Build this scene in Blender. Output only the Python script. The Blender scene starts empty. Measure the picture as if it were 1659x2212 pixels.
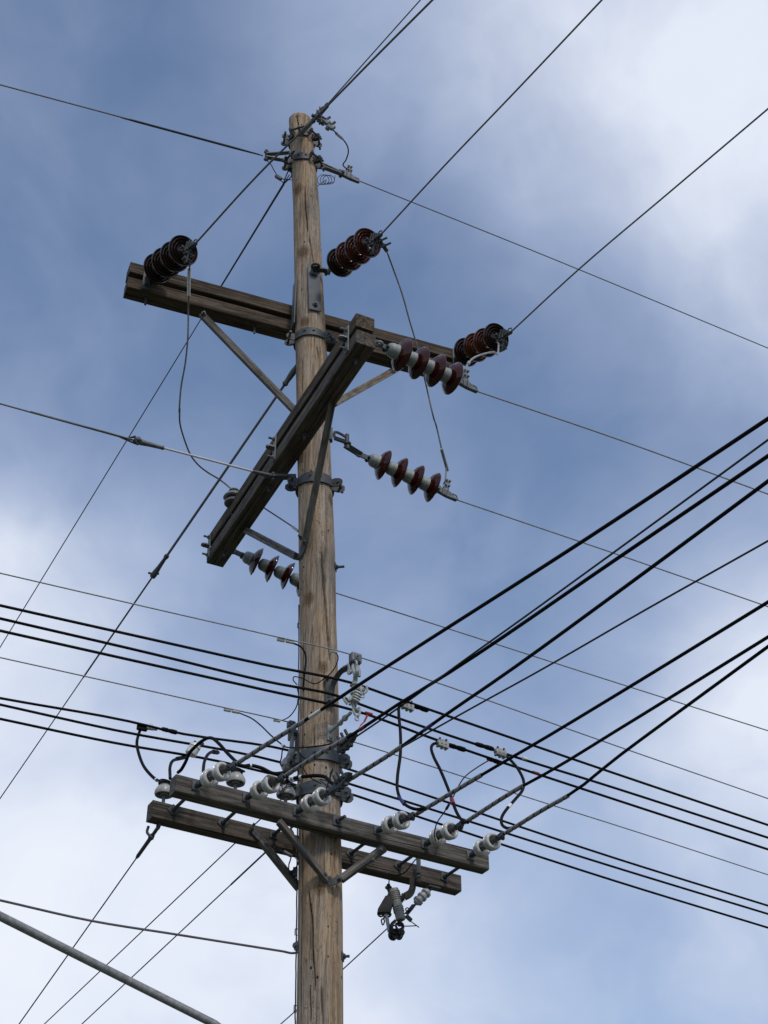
import bpy, bmesh, math, random
from mathutils import Vector as V, Matrix, noise
from math import sin, cos, radians, pi, hypot, degrees, atan2
random.seed(7)
S = bpy.context.scene
COL = S.collection

# ------------------------------------------------------------------ camera
FPX = 3340.0                  # focal length in units of the 1659 x 2212 survey of the photo
PITCH = radians(37)
EYE = V((0, 0, 1.6))
cam_d = bpy.data.cameras.new('camera')
cam_d.sensor_fit = 'VERTICAL'; cam_d.sensor_height = 24.0
cam_d.lens = 24.0 * FPX / 2212.0
cam_d.clip_start = 0.05; cam_d.clip_end = 5000
cam = bpy.data.objects.new('camera', cam_d); COL.objects.link(cam)
cam.location = EYE; cam.rotation_euler = (pi/2 + PITCH, 0, 0)
S.camera = cam
S.render.resolution_x = 768; S.render.resolution_y = 1024
S.view_settings.view_transform = 'Standard'; S.view_settings.look = 'None'
S.view_settings.exposure = 0.22; S.view_settings.gamma = 1.0

CP, SP = cos(PITCH), sin(PITCH)
def ray(x, y): return V(((x-829.5)/FPX, CP+(y-1106)/FPX*SP, SP-(y-1106)/FPX*CP))
def PY(x, y, Y): r = ray(x, y); return EYE + r*(Y/r.y)
def PZ(x, y, z): r = ray(x, y); return EYE + r*((z-EYE.z)/r.z)
def PP(x, y, pt, n):                       # sight line met with a plane
    r = ray(x, y); return EYE + r*((pt-EYE).dot(n)/r.dot(n))
def along(p, x, y, L, near=True):          # point on a sight line at distance L from p
    r = ray(x, y); q = EYE-p
    a, b, c_ = r.dot(r), 2*r.dot(q), q.dot(q)-L*L
    D = b*b-4*a*c_
    if D < 0: D = 0
    t = (-b-math.sqrt(D))/(2*a) if near else (-b+math.sqrt(D))/(2*a)
    return EYE + r*t

# ------------------------------------------------------------------ world: sky and cloud
SUN_EL, SUN_AZ = radians(46), radians(158)          # azimuth clockwise from +Y
sun_dir = V((sin(SUN_AZ)*cos(SUN_EL), cos(SUN_AZ)*cos(SUN_EL), sin(SUN_EL)))
W = bpy.data.worlds.new('World'); S.world = W; W.use_nodes = True
nt = W.node_tree; nt.nodes.clear()
def N(t, **k):
    n = nt.nodes.new(t)
    for a, b in k.items(): setattr(n, a, b)
    return n
def L(a, b): nt.links.new(a, b)
def wmath(op, a, b=None, c=None, clamp=False):
    n = N('ShaderNodeMath', operation=op); n.use_clamp = clamp
    for i, v in enumerate((a, b, c)):
        if v is None: continue
        if isinstance(v, (int, float)): n.inputs[i].default_value = v
        else: L(v, n.inputs[i])
    return n.outputs[0]
sky = N('ShaderNodeTexSky', sky_type='NISHITA', sun_disc=False)
sky.sun_elevation = SUN_EL; sky.sun_rotation = SUN_AZ
sky.air_density = 1.25; sky.dust_density = 0.35; sky.ozone_density = 4.0
tc = N('ShaderNodeTexCoord')
dirv = tc.outputs['Generated']
def wnoise(vec, scale, detail, rough, dist=0.0):
    n = N('ShaderNodeTexNoise'); n.inputs['Scale'].default_value = scale
    n.inputs['Detail'].default_value = detail; n.inputs['Roughness'].default_value = rough
    n.inputs['Distortion'].default_value = dist
    L(vec, n.inputs['Vector']); return n
warp = wnoise(dirv, 6.0, 3.0, 0.5)
sub = N('ShaderNodeVectorMath', operation='SUBTRACT'); L(warp.outputs['Color'], sub.inputs[0]); sub.inputs[1].default_value = (.5, .5, .5)
scl = N('ShaderNodeVectorMath', operation='SCALE'); L(sub.outputs[0], scl.inputs[0]); scl.inputs['Scale'].default_value = 0.10
add = N('ShaderNodeVectorMath', operation='ADD'); L(dirv, add.inputs[0]); L(scl.outputs[0], add.inputs[1])
nrm = N('ShaderNodeVectorMath', operation='NORMALIZE'); L(add.outputs[0], nrm.inputs[0])
wd = nrm.outputs[0]
# how much cloud veils the blue in each part of the sky: (survey x, y, amount); blended smoothly between
FIELD = [(60, 40, .18), (300, 60, .20), (130, 330, .16), (480, 250, .18), (330, 600, .24), (100, 600, .20), (620, 60, .38), (780, 60, .54), (900, 110, .58), (1080, 200, .58), (1220, 110, .68), (1560, 230, .70), (1450, 60, .64),
         (1650, 480, .66), (1640, 720, .52), (1350, 330, .58), (1120, 350, .42), (900, 330, .26), (800, 640, .16), (1050, 620, .26), (1330, 650, .34), (1300, 850, .20), (950, 900, .10), (1480, 900, .26), (1620, 950, .46),
         (560, 900, .14), (230, 850, .14), (40, 1000, .30), (60, 1230, .86), (330, 1180, .50), (600, 1250, .34), (180, 1480, .62), (420, 1500, .44), (60, 1640, .78), (300, 1760, .74), (60, 1930, .88), (330, 1960, .84), (120, 2180, .80), (560, 2050, .76),
         (860, 1180, .34), (1050, 1130, .28), (1250, 1080, .16), (1260, 1420, .14), (1000, 1420, .36), (850, 1500, .38), (1480, 1330, .50), (1640, 1250, .62), (1630, 1560, .84), (1430, 1640, .66), (1130, 1600, .42), (900, 1750, .56),
         (1200, 1800, .52), (1560, 1800, .58), (850, 2060, .78), (1050, 2010, .52), (1300, 1960, .28), (1250, 2150, .38), (1480, 2080, .40), (1640, 2150, .42), (1620, 1970, .46), (980, 2190, .56)]
num, den = 0.45*.02, .02
for (lx, ly, v_) in FIELD:
    d = ray(lx, ly).normalized()
    dn = N('ShaderNodeVectorMath', operation='DOT_PRODUCT'); L(wd, dn.inputs[0]); dn.inputs[1].default_value = d
    e = wmath('EXPONENT', wmath('MULTIPLY', wmath('SUBTRACT', dn.outputs['Value'], 1.0), (FPX/150.0)**2))
    num = wmath('MULTIPLY_ADD', e, v_, num); den = wmath('ADD', e, den)
acc = wmath('MULTIPLY_ADD', wmath('DIVIDE', num, den), 1.27, -.10)
stretch = N('ShaderNodeMapping'); stretch.inputs['Rotation'].default_value = (0, .5, .6); stretch.inputs['Scale'].default_value = (1, .5, 1.3)
L(wd, stretch.inputs['Vector'])
n1 = wnoise(stretch.outputs[0], 7.0, 6.0, .5, .25)
n2 = wnoise(stretch.outputs[0], 17.0, 7.0, .56, .5)
acc = wmath('ADD', acc, wmath('MULTIPLY', wmath('SUBTRACT', n1.outputs['Fac'], .5), .56))
acc = wmath('ADD', acc, wmath('MULTIPLY', wmath('SUBTRACT', n2.outputs['Fac'], .5), .15))
n3 = wnoise(nrm.outputs[0], 9.0, 4.0, .48, .3)
acc = wmath('ADD', acc, wmath('MULTIPLY', wmath('SUBTRACT', n3.outputs['Fac'], .5), .24))
mr = N('ShaderNodeMapRange'); mr.interpolation_type = 'LINEAR'
L(acc, mr.inputs['Value'])
mr.inputs['From Min'].default_value = 0.0; mr.inputs['From Max'].default_value = 0.85
mr.inputs['To Min'].default_value = 0.04; mr.inputs['To Max'].default_value = 0.97
# thin cloud is a greyer violet blue, thick cloud pale
cr = N('ShaderNodeValToRGB'); L(acc, cr.inputs['Fac']); els = cr.color_ramp.elements
els[0].position = .15; els[0].color = (.36, .42, .60, 1); els[1].position = 1.0; els[1].color = (.74, .775, .85, 1)
for p_, c_ in ((.42, (.45, .52, .70, 1)), (.65, (.585, .64, .775, 1)), (.85, (.68, .725, .825, 1))):
    e_ = els.new(p_); e_.color = c_
bg1 = N('ShaderNodeBackground'); L(sky.outputs[0], bg1.inputs['Color']); bg1.inputs['Strength'].default_value = 0.11
bg2 = N('ShaderNodeBackground'); L(cr.outputs['Color'], bg2.inputs['Color']); bg2.inputs['Strength'].default_value = 1.0
mx = N('ShaderNodeMixShader'); L(mr.outputs[0], mx.inputs[0]); L(bg1.outputs[0], mx.inputs[1]); L(bg2.outputs[0], mx.inputs[2])
wo = N('ShaderNodeOutputWorld'); L(mx.outputs[0], wo.inputs['Surface'])

sun_l = bpy.data.lights.new('sun', 'SUN'); sun_l.energy = 1.5; sun_l.angle = radians(10); sun_l.color = (1.0, .91, .80)
sun = bpy.data.objects.new('sun', sun_l); COL.objects.link(sun)
sun.rotation_euler = (-sun_dir).to_track_quat('-Z', 'Y').to_euler()
sun.location = (0, -10, 30)

# ------------------------------------------------------------------ materials
def mat(name, build):
    m = bpy.data.materials.new(name); m.use_nodes = True
    t = m.node_tree; b = t.nodes['Principled BSDF']
    build(t, b); return m
def nd(t, typ, **k):
    n = t.nodes.new(typ)
    for a, v in k.items(): setattr(n, a, v)
    return n
def tex_noise(t, vec, scale, detail=4, rough=.55, dist=0):
    n = nd(t, 'ShaderNodeTexNoise'); n.inputs['Scale'].default_value = scale; n.inputs['Detail'].default_value = detail
    n.inputs['Roughness'].default_value = rough; n.inputs['Distortion'].default_value = dist
    t.links.new(vec, n.inputs['Vector']); return n.outputs['Fac']
def mapping(t, vec, sc, loc=(0, 0, 0)):
    n = nd(t, 'ShaderNodeMapping'); n.inputs['Scale'].default_value = sc; n.inputs['Location'].default_value = loc
    t.links.new(vec, n.inputs['Vector']); return n.outputs[0]
def ramp(t, fac, stops):
    n = nd(t, 'ShaderNodeValToRGB'); el = n.color_ramp.elements
    while len(el) < len(stops): el.new(.5)
    for e, (p, c) in zip(el, stops):
        e.position = p; e.color = (c[0], c[1], c[2], 1) if len(c) == 3 else c
    t.links.new(fac, n.inputs['Fac']); return n.outputs['Color']
def mixc(t, fac, a, b, mode='MIX'):
    n = nd(t, 'ShaderNodeMix', data_type='RGBA', blend_type=mode)
    for s_, v in ((n.inputs[0], fac), (n.inputs[6], a), (n.inputs[7], b)):
        if isinstance(v, (int, float)): s_.default_value = v
        elif isinstance(v, tuple): s_.default_value = (*v, 1) if len(v) == 3 else v
        else: t.links.new(v, s_)
    return n.outputs[2]
def bump(t, b, h, strength, dist):
    n = nd(t, 'ShaderNodeBump'); n.inputs['Strength'].default_value = strength; n.inputs['Distance'].default_value = dist
    t.links.new(h, n.inputs['Height']); t.links.new(n.outputs[0], b.inputs['Normal'])
def tmath(t, op, a, b=None):
    n = nd(t, 'ShaderNodeMath', operation=op)
    for i, v in enumerate((a, b)):
        if v is None: continue
        if isinstance(v, (int, float)): n.inputs[i].default_value = v
        else: t.links.new(v, n.inputs[i])
    return n.outputs[0]

KNOTS = []      # filled once the shaft is known: (point in shaft space, radius)
def wood_pole(t, b):
    o = nd(t, 'ShaderNodeTexCoord').outputs['Object']
    streak = tex_noise(t, mapping(t, o, (26, 26, .9)), 1.6, 6, .62, .4)
    fine = tex_noise(t, mapping(t, o, (70, 70, 5)), 1.8, 6, .65, 1.2)
    patch = tex_noise(t, mapping(t, o, (5, 5, 1.1)), 1.0, 4, .55, .3)
    cross = tex_noise(t, mapping(t, o, (30, 30, 22)), 1.6, 5, .7, 1.8)
    col = ramp(t, streak, [(.25, (.20, .142, .094)), (.43, (.298, .215, .140)), (.57, (.432, .330, .231)), (.76, (.55, .443, .333))])
    grey = ramp(t, streak, [(.25, (.15, .122, .098)), (.5, (.30, .252, .205)), (.75, (.47, .41, .34))])
    pm = ramp(t, patch, [(.42, (0, 0, 0)), (.60, (1, 1, 1))])
    col = mixc(t, pm, col, grey)
    warm = ramp(t, tex_noise(t, mapping(t, o, (11, 11, .6), (3, 1, 5)), 1.0, 3, .5), [(.52, (0, 0, 0)), (.68, (1, 1, 1))])
    col = mixc(t, tmath(t, 'MULTIPLY', warm, .55), col, (.36, .225, .115))
    dk = ramp(t, fine, [(.32, (.36, .33, .29)), (.45, (.85, .84, .82)), (.58, (1.05, 1.05, 1.05)), (.74, (1.22, 1.2, 1.18))])
    col = mixc(t, 1.0, col, dk, 'MULTIPLY')
    cm = ramp(t, cross, [(.34, (1, 1, 1)), (.42, (0, 0, 0))])          # short checks and peeled flakes
    cm2 = tmath(t, 'MULTIPLY', cm, ramp(t, tex_noise(t, mapping(t, o, (7, 7, 1.2), (2, 9, 1)), 1.0, 3, .5), [(.42, (0, 0, 0)), (.6, (1, 1, 1))]))
    col = mixc(t, tmath(t, 'MULTIPLY', cm2, .7), col, (.085, .06, .042))
    hair = ramp(t, tex_noise(t, mapping(t, o, (52, 52, 1.5), (5, 2, 0)), 1.7, 3, .5, .5), [(.31, (1, 1, 1)), (.365, (0, 0, 0))])
    col = mixc(t, tmath(t, 'MULTIPLY', hair, .5), col, (.05, .036, .026))
    vo = nd(t, 'ShaderNodeTexVoronoi'); vo.inputs['Scale'].default_value = 17.0
    t.links.new(mapping(t, o, (1, 1, .62)), vo.inputs['Vector'])
    pit = ramp(t, vo.outputs['Distance'], [(.10, (1, 1, 1)), (.135, (0, 0, 0))])   # nail and climbing-iron holes
    pitmask = tmath(t, 'GREATER_THAN', tex_noise(t, mapping(t, o, (3, 3, .8), (7, 7, 2)), 1.0, 2, .5), .49)
    col = mixc(t, tmath(t, 'MULTIPLY', pit, pitmask), col, (.018, .013, .01))
    for (kp, kr) in KNOTS:
        dv = nd(t, 'ShaderNodeVectorMath', operation='SUBTRACT'); t.links.new(o, dv.inputs[0]); dv.inputs[1].default_value = kp
        ln = nd(t, 'ShaderNodeVectorMath', operation='LENGTH'); t.links.new(mapping(t, dv.outputs[0], (1, 1, .72)), ln.inputs[0])
        dd = tmath(t, 'ADD', ln.outputs['Value'], tmath(t, 'MULTIPLY', fine, .006))
        ringv = tmath(t, 'SINE', tmath(t, 'MULTIPLY', dd, 330.0))
        kc = mixc(t, ramp(t, ringv, [(.2, (0, 0, 0)), (.8, (1, 1, 1))]), (.085, .048, .024), (.185, .115, .06))
        km = ramp(t, tmath(t, 'DIVIDE', dd, kr), [(.45, (1, 1, 1)), (1.0, (0, 0, 0))])
        col = mixc(t, tmath(t, 'MULTIPLY', km, .85), col, kc)
    t.links.new(col, b.inputs['Base Color']); b.inputs['Roughness'].default_value = .88; b.inputs['Specular IOR Level'].default_value = .2
    h = tmath(t, 'ADD', tmath(t, 'MULTIPLY', streak, .6), fine)
    h = tmath(t, 'SUBTRACT', h, tmath(t, 'MULTIPLY', hair, 1.2))
    h = tmath(t, 'SUBTRACT', h, tmath(t, 'MULTIPLY', cm2, .7))
    bump(t, b, h, .75, .008)

def wood_arm(dark, mid, light):
    def f(t, b):
        tcn = nd(t, 'ShaderNodeTexCoord'); o = tcn.outputs['Object']
        rnd = nd(t, 'ShaderNodeObjectInfo').outputs['Random']
        off = nd(t, 'ShaderNodeCombineXYZ'); t.links.new(tmath(t, 'MULTIPLY', rnd, 37.0), off.inputs[0]); t.links.new(tmath(t, 'MULTIPLY', rnd, 11.0), off.inputs[1])
        ad = nd(t, 'ShaderNodeVectorMath', operation='ADD'); t.links.new(o, ad.inputs[0]); t.links.new(off.outputs[0], ad.inputs[1]); o = ad.outputs[0]
        st = tex_noise(t, mapping(t, o, (1.2, 34, 34)), 1.5, 6, .6, .35)
        fi = tex_noise(t, mapping(t, o, (5, 110, 110)), 1.6, 5, .65, .6)
        pa = tex_noise(t, mapping(t, o, (1.6, 7, 7)), 1.0, 3, .5)
        col = ramp(t, st, [(.3, dark), (.5, mid), (.74, light)])
        col = mixc(t, ramp(t, pa, [(.4, (0, 0, 0)), (.7, (.7, .7, .7))]), col, mixc(t, 1.0, col, (.82, .86, .92), 'MULTIPLY'))
        col = mixc(t, 1.0, col, ramp(t, fi, [(.3, (.45, .42, .4)), (.5, (1, 1, 1)), (.75, (1.3, 1.28, 1.24))]), 'MULTIPLY')
        bl = ramp(t, tex_noise(t, mapping(t, o, (3.2, 9, 9), (1, 8, 3)), 1.3, 5, .65, .8), [(.36, (.42, .38, .34)), (.5, (1, 1, 1)), (.66, (1.35, 1.3, 1.22))])
        col = mixc(t, .6, col, bl, 'MULTIPLY')
        ru = ramp(t, tex_noise(t, mapping(t, o, (6.5, 3, 3), (9, 2, 5)), 1.0, 3, .5), [(.62, (0, 0, 0)), (.74, (1, 1, 1))])
        col = mixc(t, tmath(t, 'MULTIPLY', ru, .3), col, (.075, .036, .017))
        cr = ramp(t, tex_noise(t, mapping(t, o, (.55, 48, 48), (4, 4, 4)), 1.4, 3, .5, .3), [(.31, (1, 1, 1)), (.365, (0, 0, 0))])
        col = mixc(t, tmath(t, 'MULTIPLY', cr, .9), col, (.012, .009, .007))
        t.links.new(col, b.inputs['Base Color']); b.inputs['Roughness'].default_value = .85; b.inputs['Specular IOR Level'].default_value = .2
        bump(t, b, tmath(t, 'SUBTRACT', tmath(t, 'ADD', st, fi), cr), .7, .006)
    return f
def simple(col, rough, metal=0.0, var=.25, scale=25.0, bmp=0.0, spec=.5, coat=0.0):
    def f(t, b):
        o = nd(t, 'ShaderNodeTexCoord').outputs['Object']
        n = tex_noise(t, o, scale, 5, .6)
        lo = tuple(c*(1-var) for c in col); hi = tuple(min(1, c*(1+var)) for c in col)
        t.links.new(ramp(t, n, [(.3, lo), (.7, hi)]), b.inputs['Base Color'])
        b.inputs['Metallic'].default_value = metal; b.inputs['Specular IOR Level'].default_value = spec
        b.inputs['Coat Weight'].default_value = coat; b.inputs['Coat Roughness'].default_value = .06
        r = nd(t, 'ShaderNodeMapRange'); t.links.new(n, r.inputs[0]); r.inputs[1].default_value = .3; r.inputs[2].default_value = .7
        r.inputs[3].default_value = max(.02, rough-.08); r.inputs[4].default_value = min(1, rough+.1)
        t.links.new(r.outputs[0], b.inputs['Roughness'])
        if bmp: bump(t, b, n, bmp, .002)
    return f
def strand(col, pitch):                      # stranded wire: fine helical lay seen as slanting bands
    def f(t, b):
        o = nd(t, 'ShaderNodeTexCoord').outputs['Object']
        n = tex_noise(t, o, 30, 4, .6)
        t.links.new(ramp(t, n, [(.3, tuple(c*.7 for c in col)), (.7, tuple(c*1.25 for c in col))]), b.inputs['Base Color'])
        b.inputs['Metallic'].default_value = .35; b.inputs['Roughness'].default_value = .55
        w = nd(t, 'ShaderNodeTexWave'); w.inputs['Scale'].default_value = pitch; w.bands_direction = 'DIAGONAL'
        t.links.new(o, w.inputs['Vector']); bump(t, b, w.outputs['Fac'], .25, .002)
    return f
def striated(c1, c2):                        # laminated timber / wood brace, grain along local X
    return wood_arm(c1, tuple((a+b_)/2 for a, b_ in zip(c1, c2)), c2)
M = {}
M['arm_brown'] = mat('dark weathered timber', wood_arm((.027, .0195, .014), (.080, .060, .043), (.17, .135, .102)))
M['arm_grey'] = mat('grey weathered timber', wood_arm((.044, .040, .035), (.118, .109, .096), (.21, .197, .176)))
M['arm_red'] = mat('red brown timber', wood_arm((.034, .028, .023), (.098, .083, .069), (.17, .15, .127)))
M['brace_wood'] = mat('wood brace', striated((.062, .057, .051), (.20, .187, .168)))
M['brace_sunlit'] = mat('sunlit wood brace', striated((.12, .095, .07), (.36, .31, .25)))  # lighter copy of the brace wood, with sunlight put into its colour
M['galv'] = mat('weathered galvanised steel', simple((.125, .137, .143), .55, .25, .45, 36, .3))
M['galv_dark'] = mat('dark aged and shaded steel', simple((.062, .067, .071), .6, .2, .4, 45, .35))  # also puts shade into the colour of the down-turned clamps
M['band_steel'] = mat('blue grey band steel', simple((.058, .068, .075), .55, .2, .3, 40, .3))
M['plate'] = mat('blue grey plate steel', simple((.085, .097, .108), .65, .15, .22, 12, .2))
M['pin_glaze'] = mat('greyish white glazed porcelain', simple((.32, .32, .305), .28, 0, .3, 24, 0, .35, .08))
M['deep_glaze'] = mat('deep brown glazed porcelain', simple((.052, .013, .0055), .1, 0, .45, 12, 0, .45, .2))
M['galv_light'] = mat('bright galvanised steel', simple((.27, .29, .295), .5, .2, .25, 35, .2))
M['cap'] = mat('galvanised insulator cap', simple((.235, .262, .258), .55, .1, .25, 30, .25))
M['brown_glaze'] = mat('red brown glazed porcelain', simple((.038, .0072, .0036), .1, 0, .4, 14, 0, .32, .06))
M['dark_glaze'] = mat('dark brown glazed porcelain', simple((.018, .008, .006), .18, 0, .35, 9, 0, .4, .1))
M['orange_glaze'] = mat('orange brown glazed porcelain', simple((.075, .020, .007), .16, 0, .3, 9, 0, .45, .12))
M['white_glaze'] = mat('white glazed porcelain', simple((.52, .52, .50), .24, 0, .22, 24, 0, .4, .15))
M['grey_glaze'] = mat('grey glazed porcelain', simple((.30, .31, .30), .14, 0, .12, 14, 0, .5, .5))
M['green_glaze'] = mat('dull grey glazed porcelain', simple((.14, .15, .145), .2, 0, .15, 14, 0, .5, .4))
M['black'] = mat('black cable jacket', simple((.005, .005, .006), .6, 0, .3, 20, .1, .12))
M['black_gloss'] = mat('black cast fitting', simple((.012, .012, .012), .45, .1, .3, 30, .2))
M['alu'] = mat('stranded aluminium', strand((.24, .245, .25), 28))
M['alu_dark'] = mat('dark stranded wire', strand((.15, .145, .145), 28))
M['steel_guy'] = mat('dark guy strand', strand((.020, .021, .027), 30))
M['copper_dark'] = mat('dark bonding wire', simple((.013, .013, .014), .6, 0, .3, 30))
M['wrap'] = mat('grey helical grip', simple((.235, .23, .228), .6, 0, .2, 30, .15))
M['sleeve'] = mat('bright aluminium sleeve', simple((.62, .62, .58), .45, .2, .22, 60, .3))
M['white_poly'] = mat('pale grey polymer', simple((.33, .345, .325), .55, 0, .3, 28))
M['rod'] = mat('pale fibreglass rod', simple((.55, .57, .57), .5, 0, .12, 20))
M['rod_dark'] = mat('grey fibreglass rod', simple((.10, .10, .11), .55, 0, .2, 20))
M['red'] = mat('red tape', simple((.20, .012, .014), .5, 0, .2, 20))
M['blue'] = mat('blue tape', simple((.012, .03, .12), .5, 0, .2, 20))
M['white_tape'] = mat('white tape', simple((.72, .73, .72), .5, 0, .08, 20))
M['arrester'] = mat('pale blue grey polymer', simple((.36, .385, .42), .45, 0, .1, 20))
M['fuse_grey'] = mat('grey cutout porcelain', simple((.27, .275, .265), .3, 0, .12, 20, 0, .5, .3))
M['mast'] = mat('mottled galvanised pipe', simple((.25, .258, .262), .5, .2, .3, 30, .25))

# ------------------------------------------------------------------ mesh building
def basis(u, up=V((0, 0, 1))):
    u = u.normalized()
    if abs(u.dot(up)) > .97: up = V((0, 1, 0))
    y = up.cross(u).normalized(); z = u.cross(y).normalized()
    return u, y, z
def frame(o, u, up=V((0, 0, 1))):
    x, y, z = basis(u, up)
    return Matrix(((x.x, y.x, z.x, o.x), (x.y, y.y, z.y, o.y), (x.z, y.z, z.z, o.z), (0, 0, 0, 1)))
def crom(pts, n=8):                           # smooth path; tangents weighted by span length so nothing overshoots
    pts = [V(p) for p in pts]
    if len(pts) < 3: return pts
    d = [max(1e-6, (b-a).length) for a, b in zip(pts, pts[1:])]
    m = [(pts[1]-pts[0])/d[0]]
    for i in range(1, len(pts)-1):
        m.append(((pts[i]-pts[i-1])/d[i-1]*d[i]+(pts[i+1]-pts[i])/d[i]*d[i-1])/(d[i-1]+d[i]))
    m.append((pts[-1]-pts[-2])/d[-1])
    out = []
    for i in range(len(d)):
        a, b, h = pts[i], pts[i+1], d[i]
        for k in range(n):
            t = k/n; t2 = t*t; t3 = t2*t
            out.append(a*(2*t3-3*t2+1)+m[i]*(h*(t3-2*t2+t))+b*(3*t2-2*t3)+m[i+1]*(h*(t3-t2)))
    out.append(pts[-1]); return out
class MB:
    def __init__(s): s.bm = bmesh.new()
    def tube(s, pts, r, n=8, caps=True, mi=0, radf=None):
        pts = [V(p) for p in pts]; m = len(pts)
        rs = r if isinstance(r, (list, tuple)) else [r]*m
        rings = []; prev = None
        for i, p in enumerate(pts):
            t = (pts[min(i+1, m-1)]-pts[max(i-1, 0)]).normalized()
            if prev is None:
                _, y, z = basis(t)
            else:
                y = (prev-t*prev.dot(t)).normalized(); z = t.cross(y)
            prev = y
            rings.append([s.bm.verts.new(p+(y*cos(2*pi*k/n)+z*sin(2*pi*k/n))*(rs[i] if radf is None else radf(i, k))) for k in range(n)])
        for i in range(m-1):
            for k in range(n):
                f = s.bm.faces.new((rings[i][k], rings[i][(k+1) % n], rings[i+1][(k+1) % n], rings[i+1][k])); f.material_index = mi; f.smooth = True
        if caps:
            f = s.bm.faces.new(rings[0][::-1]); f.material_index = mi
            f = s.bm.faces.new(rings[-1]); f.material_index = mi
        return s
    def loop(s, pts, r, n=8):                 # closed tube
        pts = [V(p) for p in pts]; m = len(pts); rings = []
        c = sum(pts, V())/m
        nn = (pts[0]-c).cross(pts[m//4]-c).normalized()
        for i, p in enumerate(pts):
            t = (pts[(i+1) % m]-pts[i-1]).normalized(); y = nn; z = t.cross(y).normalized()
            rings.append([s.bm.verts.new(p+(y*cos(2*pi*k/n)+z*sin(2*pi*k/n))*r) for k in range(n)])
        for i in range(m):
            for k in range(n):
                f = s.bm.faces.new((rings[i][k], rings[i][(k+1) % n], rings[(i+1) % m][(k+1) % n], rings[(i+1) % m][k])); f.smooth = True
        return s
    def torus(s, c, ax, R, r, n=8, m=20):
        _, y, z = basis(ax)
        return s.loop([V(c)+(y*cos(2*pi*i/m)+z*sin(2*pi*i/m))*R for i in range(m)], r, n)
    def lathe(s, prof, o=V(), ax=V((1, 0, 0)), n=28, mi=0):
        u, y, z = basis(ax); rings = []
        for (x, r) in prof:
            if r < 1e-5: rings.append([s.bm.verts.new(V(o)+u*x)])
            else: rings.append([s.bm.verts.new(V(o)+u*x+(y*cos(2*pi*k/n)+z*sin(2*pi*k/n))*r) for k in range(n)])
        for a, b in zip(rings, rings[1:]):
            for k in range(n):
                k2 = (k+1) % n
                if len(a) == 1 and len(b) == 1: continue
                if len(a) == 1: vs = (a[0], b[k2], b[k])
                elif len(b) == 1: vs = (a[k], a[k2], b[0])
                else: vs = (a[k], a[k2], b[k2], b[k])
                f = s.bm.faces.new(vs); f.smooth = True; f.material_index = mi
        return s
    def box(s, mtx, dims, bev=0.0, seg=2):
        g = bmesh.ops.create_cube(s.bm, size=1.0, matrix=mtx @ Matrix.Diagonal((*dims, 1)))
        if bev:
            es = list({e for v in g['verts'] for e in v.link_edges})
            bmesh.ops.bevel(s.bm, geom=es, offset=bev, segments=seg, affect='EDGES', profile=.6)
        return s
    def prism(s, poly, mtx, th, bev=0.0):     # outline in the frame's X-Z plane, thickness along its Y
        a = [s.bm.verts.new(mtx @ V((p[0], -th/2, p[1]))) for p in poly]
        b = [s.bm.verts.new(mtx @ V((p[0], th/2, p[1]))) for p in poly]
        fs = [s.bm.faces.new(a), s.bm.faces.new(b[::-1])]
        k = len(poly)
        for i in range(k): fs.append(s.bm.faces.new((a[i], b[i], b[(i+1) % k], a[(i+1) % k])))
        if bev:
            es = [e for e in set(fs[0].edges) | set(fs[1].edges)]
            bmesh.ops.bevel(s.bm, geom=es, offset=bev, segments=1, affect='EDGES')
        return s
    def cyl(s, a, b, r, n=10): return s.tube([a, b], r, n)
    def nut(s, p, u, r=.016, h=.014):
        u = V(u).normalized(); return s.tube([V(p), V(p)+u*h], r, 6)
    def bolt(s, p, u, ln=.06, r=.009):        # nut at p, threaded end beyond it
        u = V(u).normalized(); p = V(p)
        s.tube([p, p+u*.014], r*1.9, 6); s.tube([p, p+u*ln], r, 8); return s
    def strap(s, pts, w, th, up):             # flat bar following a path; w across, th thick, up = width direction
        pts = [V(p) for p in pts]; rings = []
        for i, p in enumerate(pts):
            t = (pts[min(i+1, len(pts)-1)]-pts[max(i-1, 0)]).normalized()
            wv = (V(up)-t*V(up).dot(t)).normalized(); tv = t.cross(wv)
            rings.append([s.bm.verts.new(p+wv*a*w/2+tv*b*th/2) for a, b in ((-1, -1), (1, -1), (1, 1), (-1, 1))])
        for a, b in zip(rings, rings[1:]):
            for k in range(4): s.bm.faces.new((a[k], a[(k+1) % 4], b[(k+1) % 4], b[k]))
        s.bm.faces.new(rings[0][::-1]); s.bm.faces.new(rings[-1]); return s
    def build(s, name, mats, parent=None, mtx=None, angle=38):
        bmesh.ops.recalc_face_normals(s.bm, faces=s.bm.faces)
        me = bpy.data.meshes.new(name)
        mtx = mtx or Matrix()
        if parent is not None and not parent.get('local'):
            s.bm.transform(Matrix.Translation(-root_loc(parent)))
        s.bm.to_mesh(me); s.bm.free()
        for f in me.polygons: f.use_smooth = True
        me.set_sharp_from_angle(angle=radians(angle))
        for m_ in (mats if isinstance(mats, (list, tuple)) else [mats]): me.materials.append(m_)
        o = bpy.data.objects.new(name, me); COL.objects.link(o)
        if parent is not None: o.parent = parent; o.matrix_parent_inverse = Matrix()
        return o
def root_loc(o):
    while o.parent is not None: o = o.parent
    return V(o.location)
def tag(o, label, cat, group=None, kind=None):
    if label: o['label'] = label
    if cat: o['category'] = cat
    if group: o['group'] = group
    if kind: o['kind'] = kind
    return o
def thing(name, label, cat, loc=(0, 0, 0), group=None):
    o = bpy.data.objects.new(name, None); COL.objects.link(o); o.location = loc; o.empty_display_size = .1
    return tag(o, label, cat, group)
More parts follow.
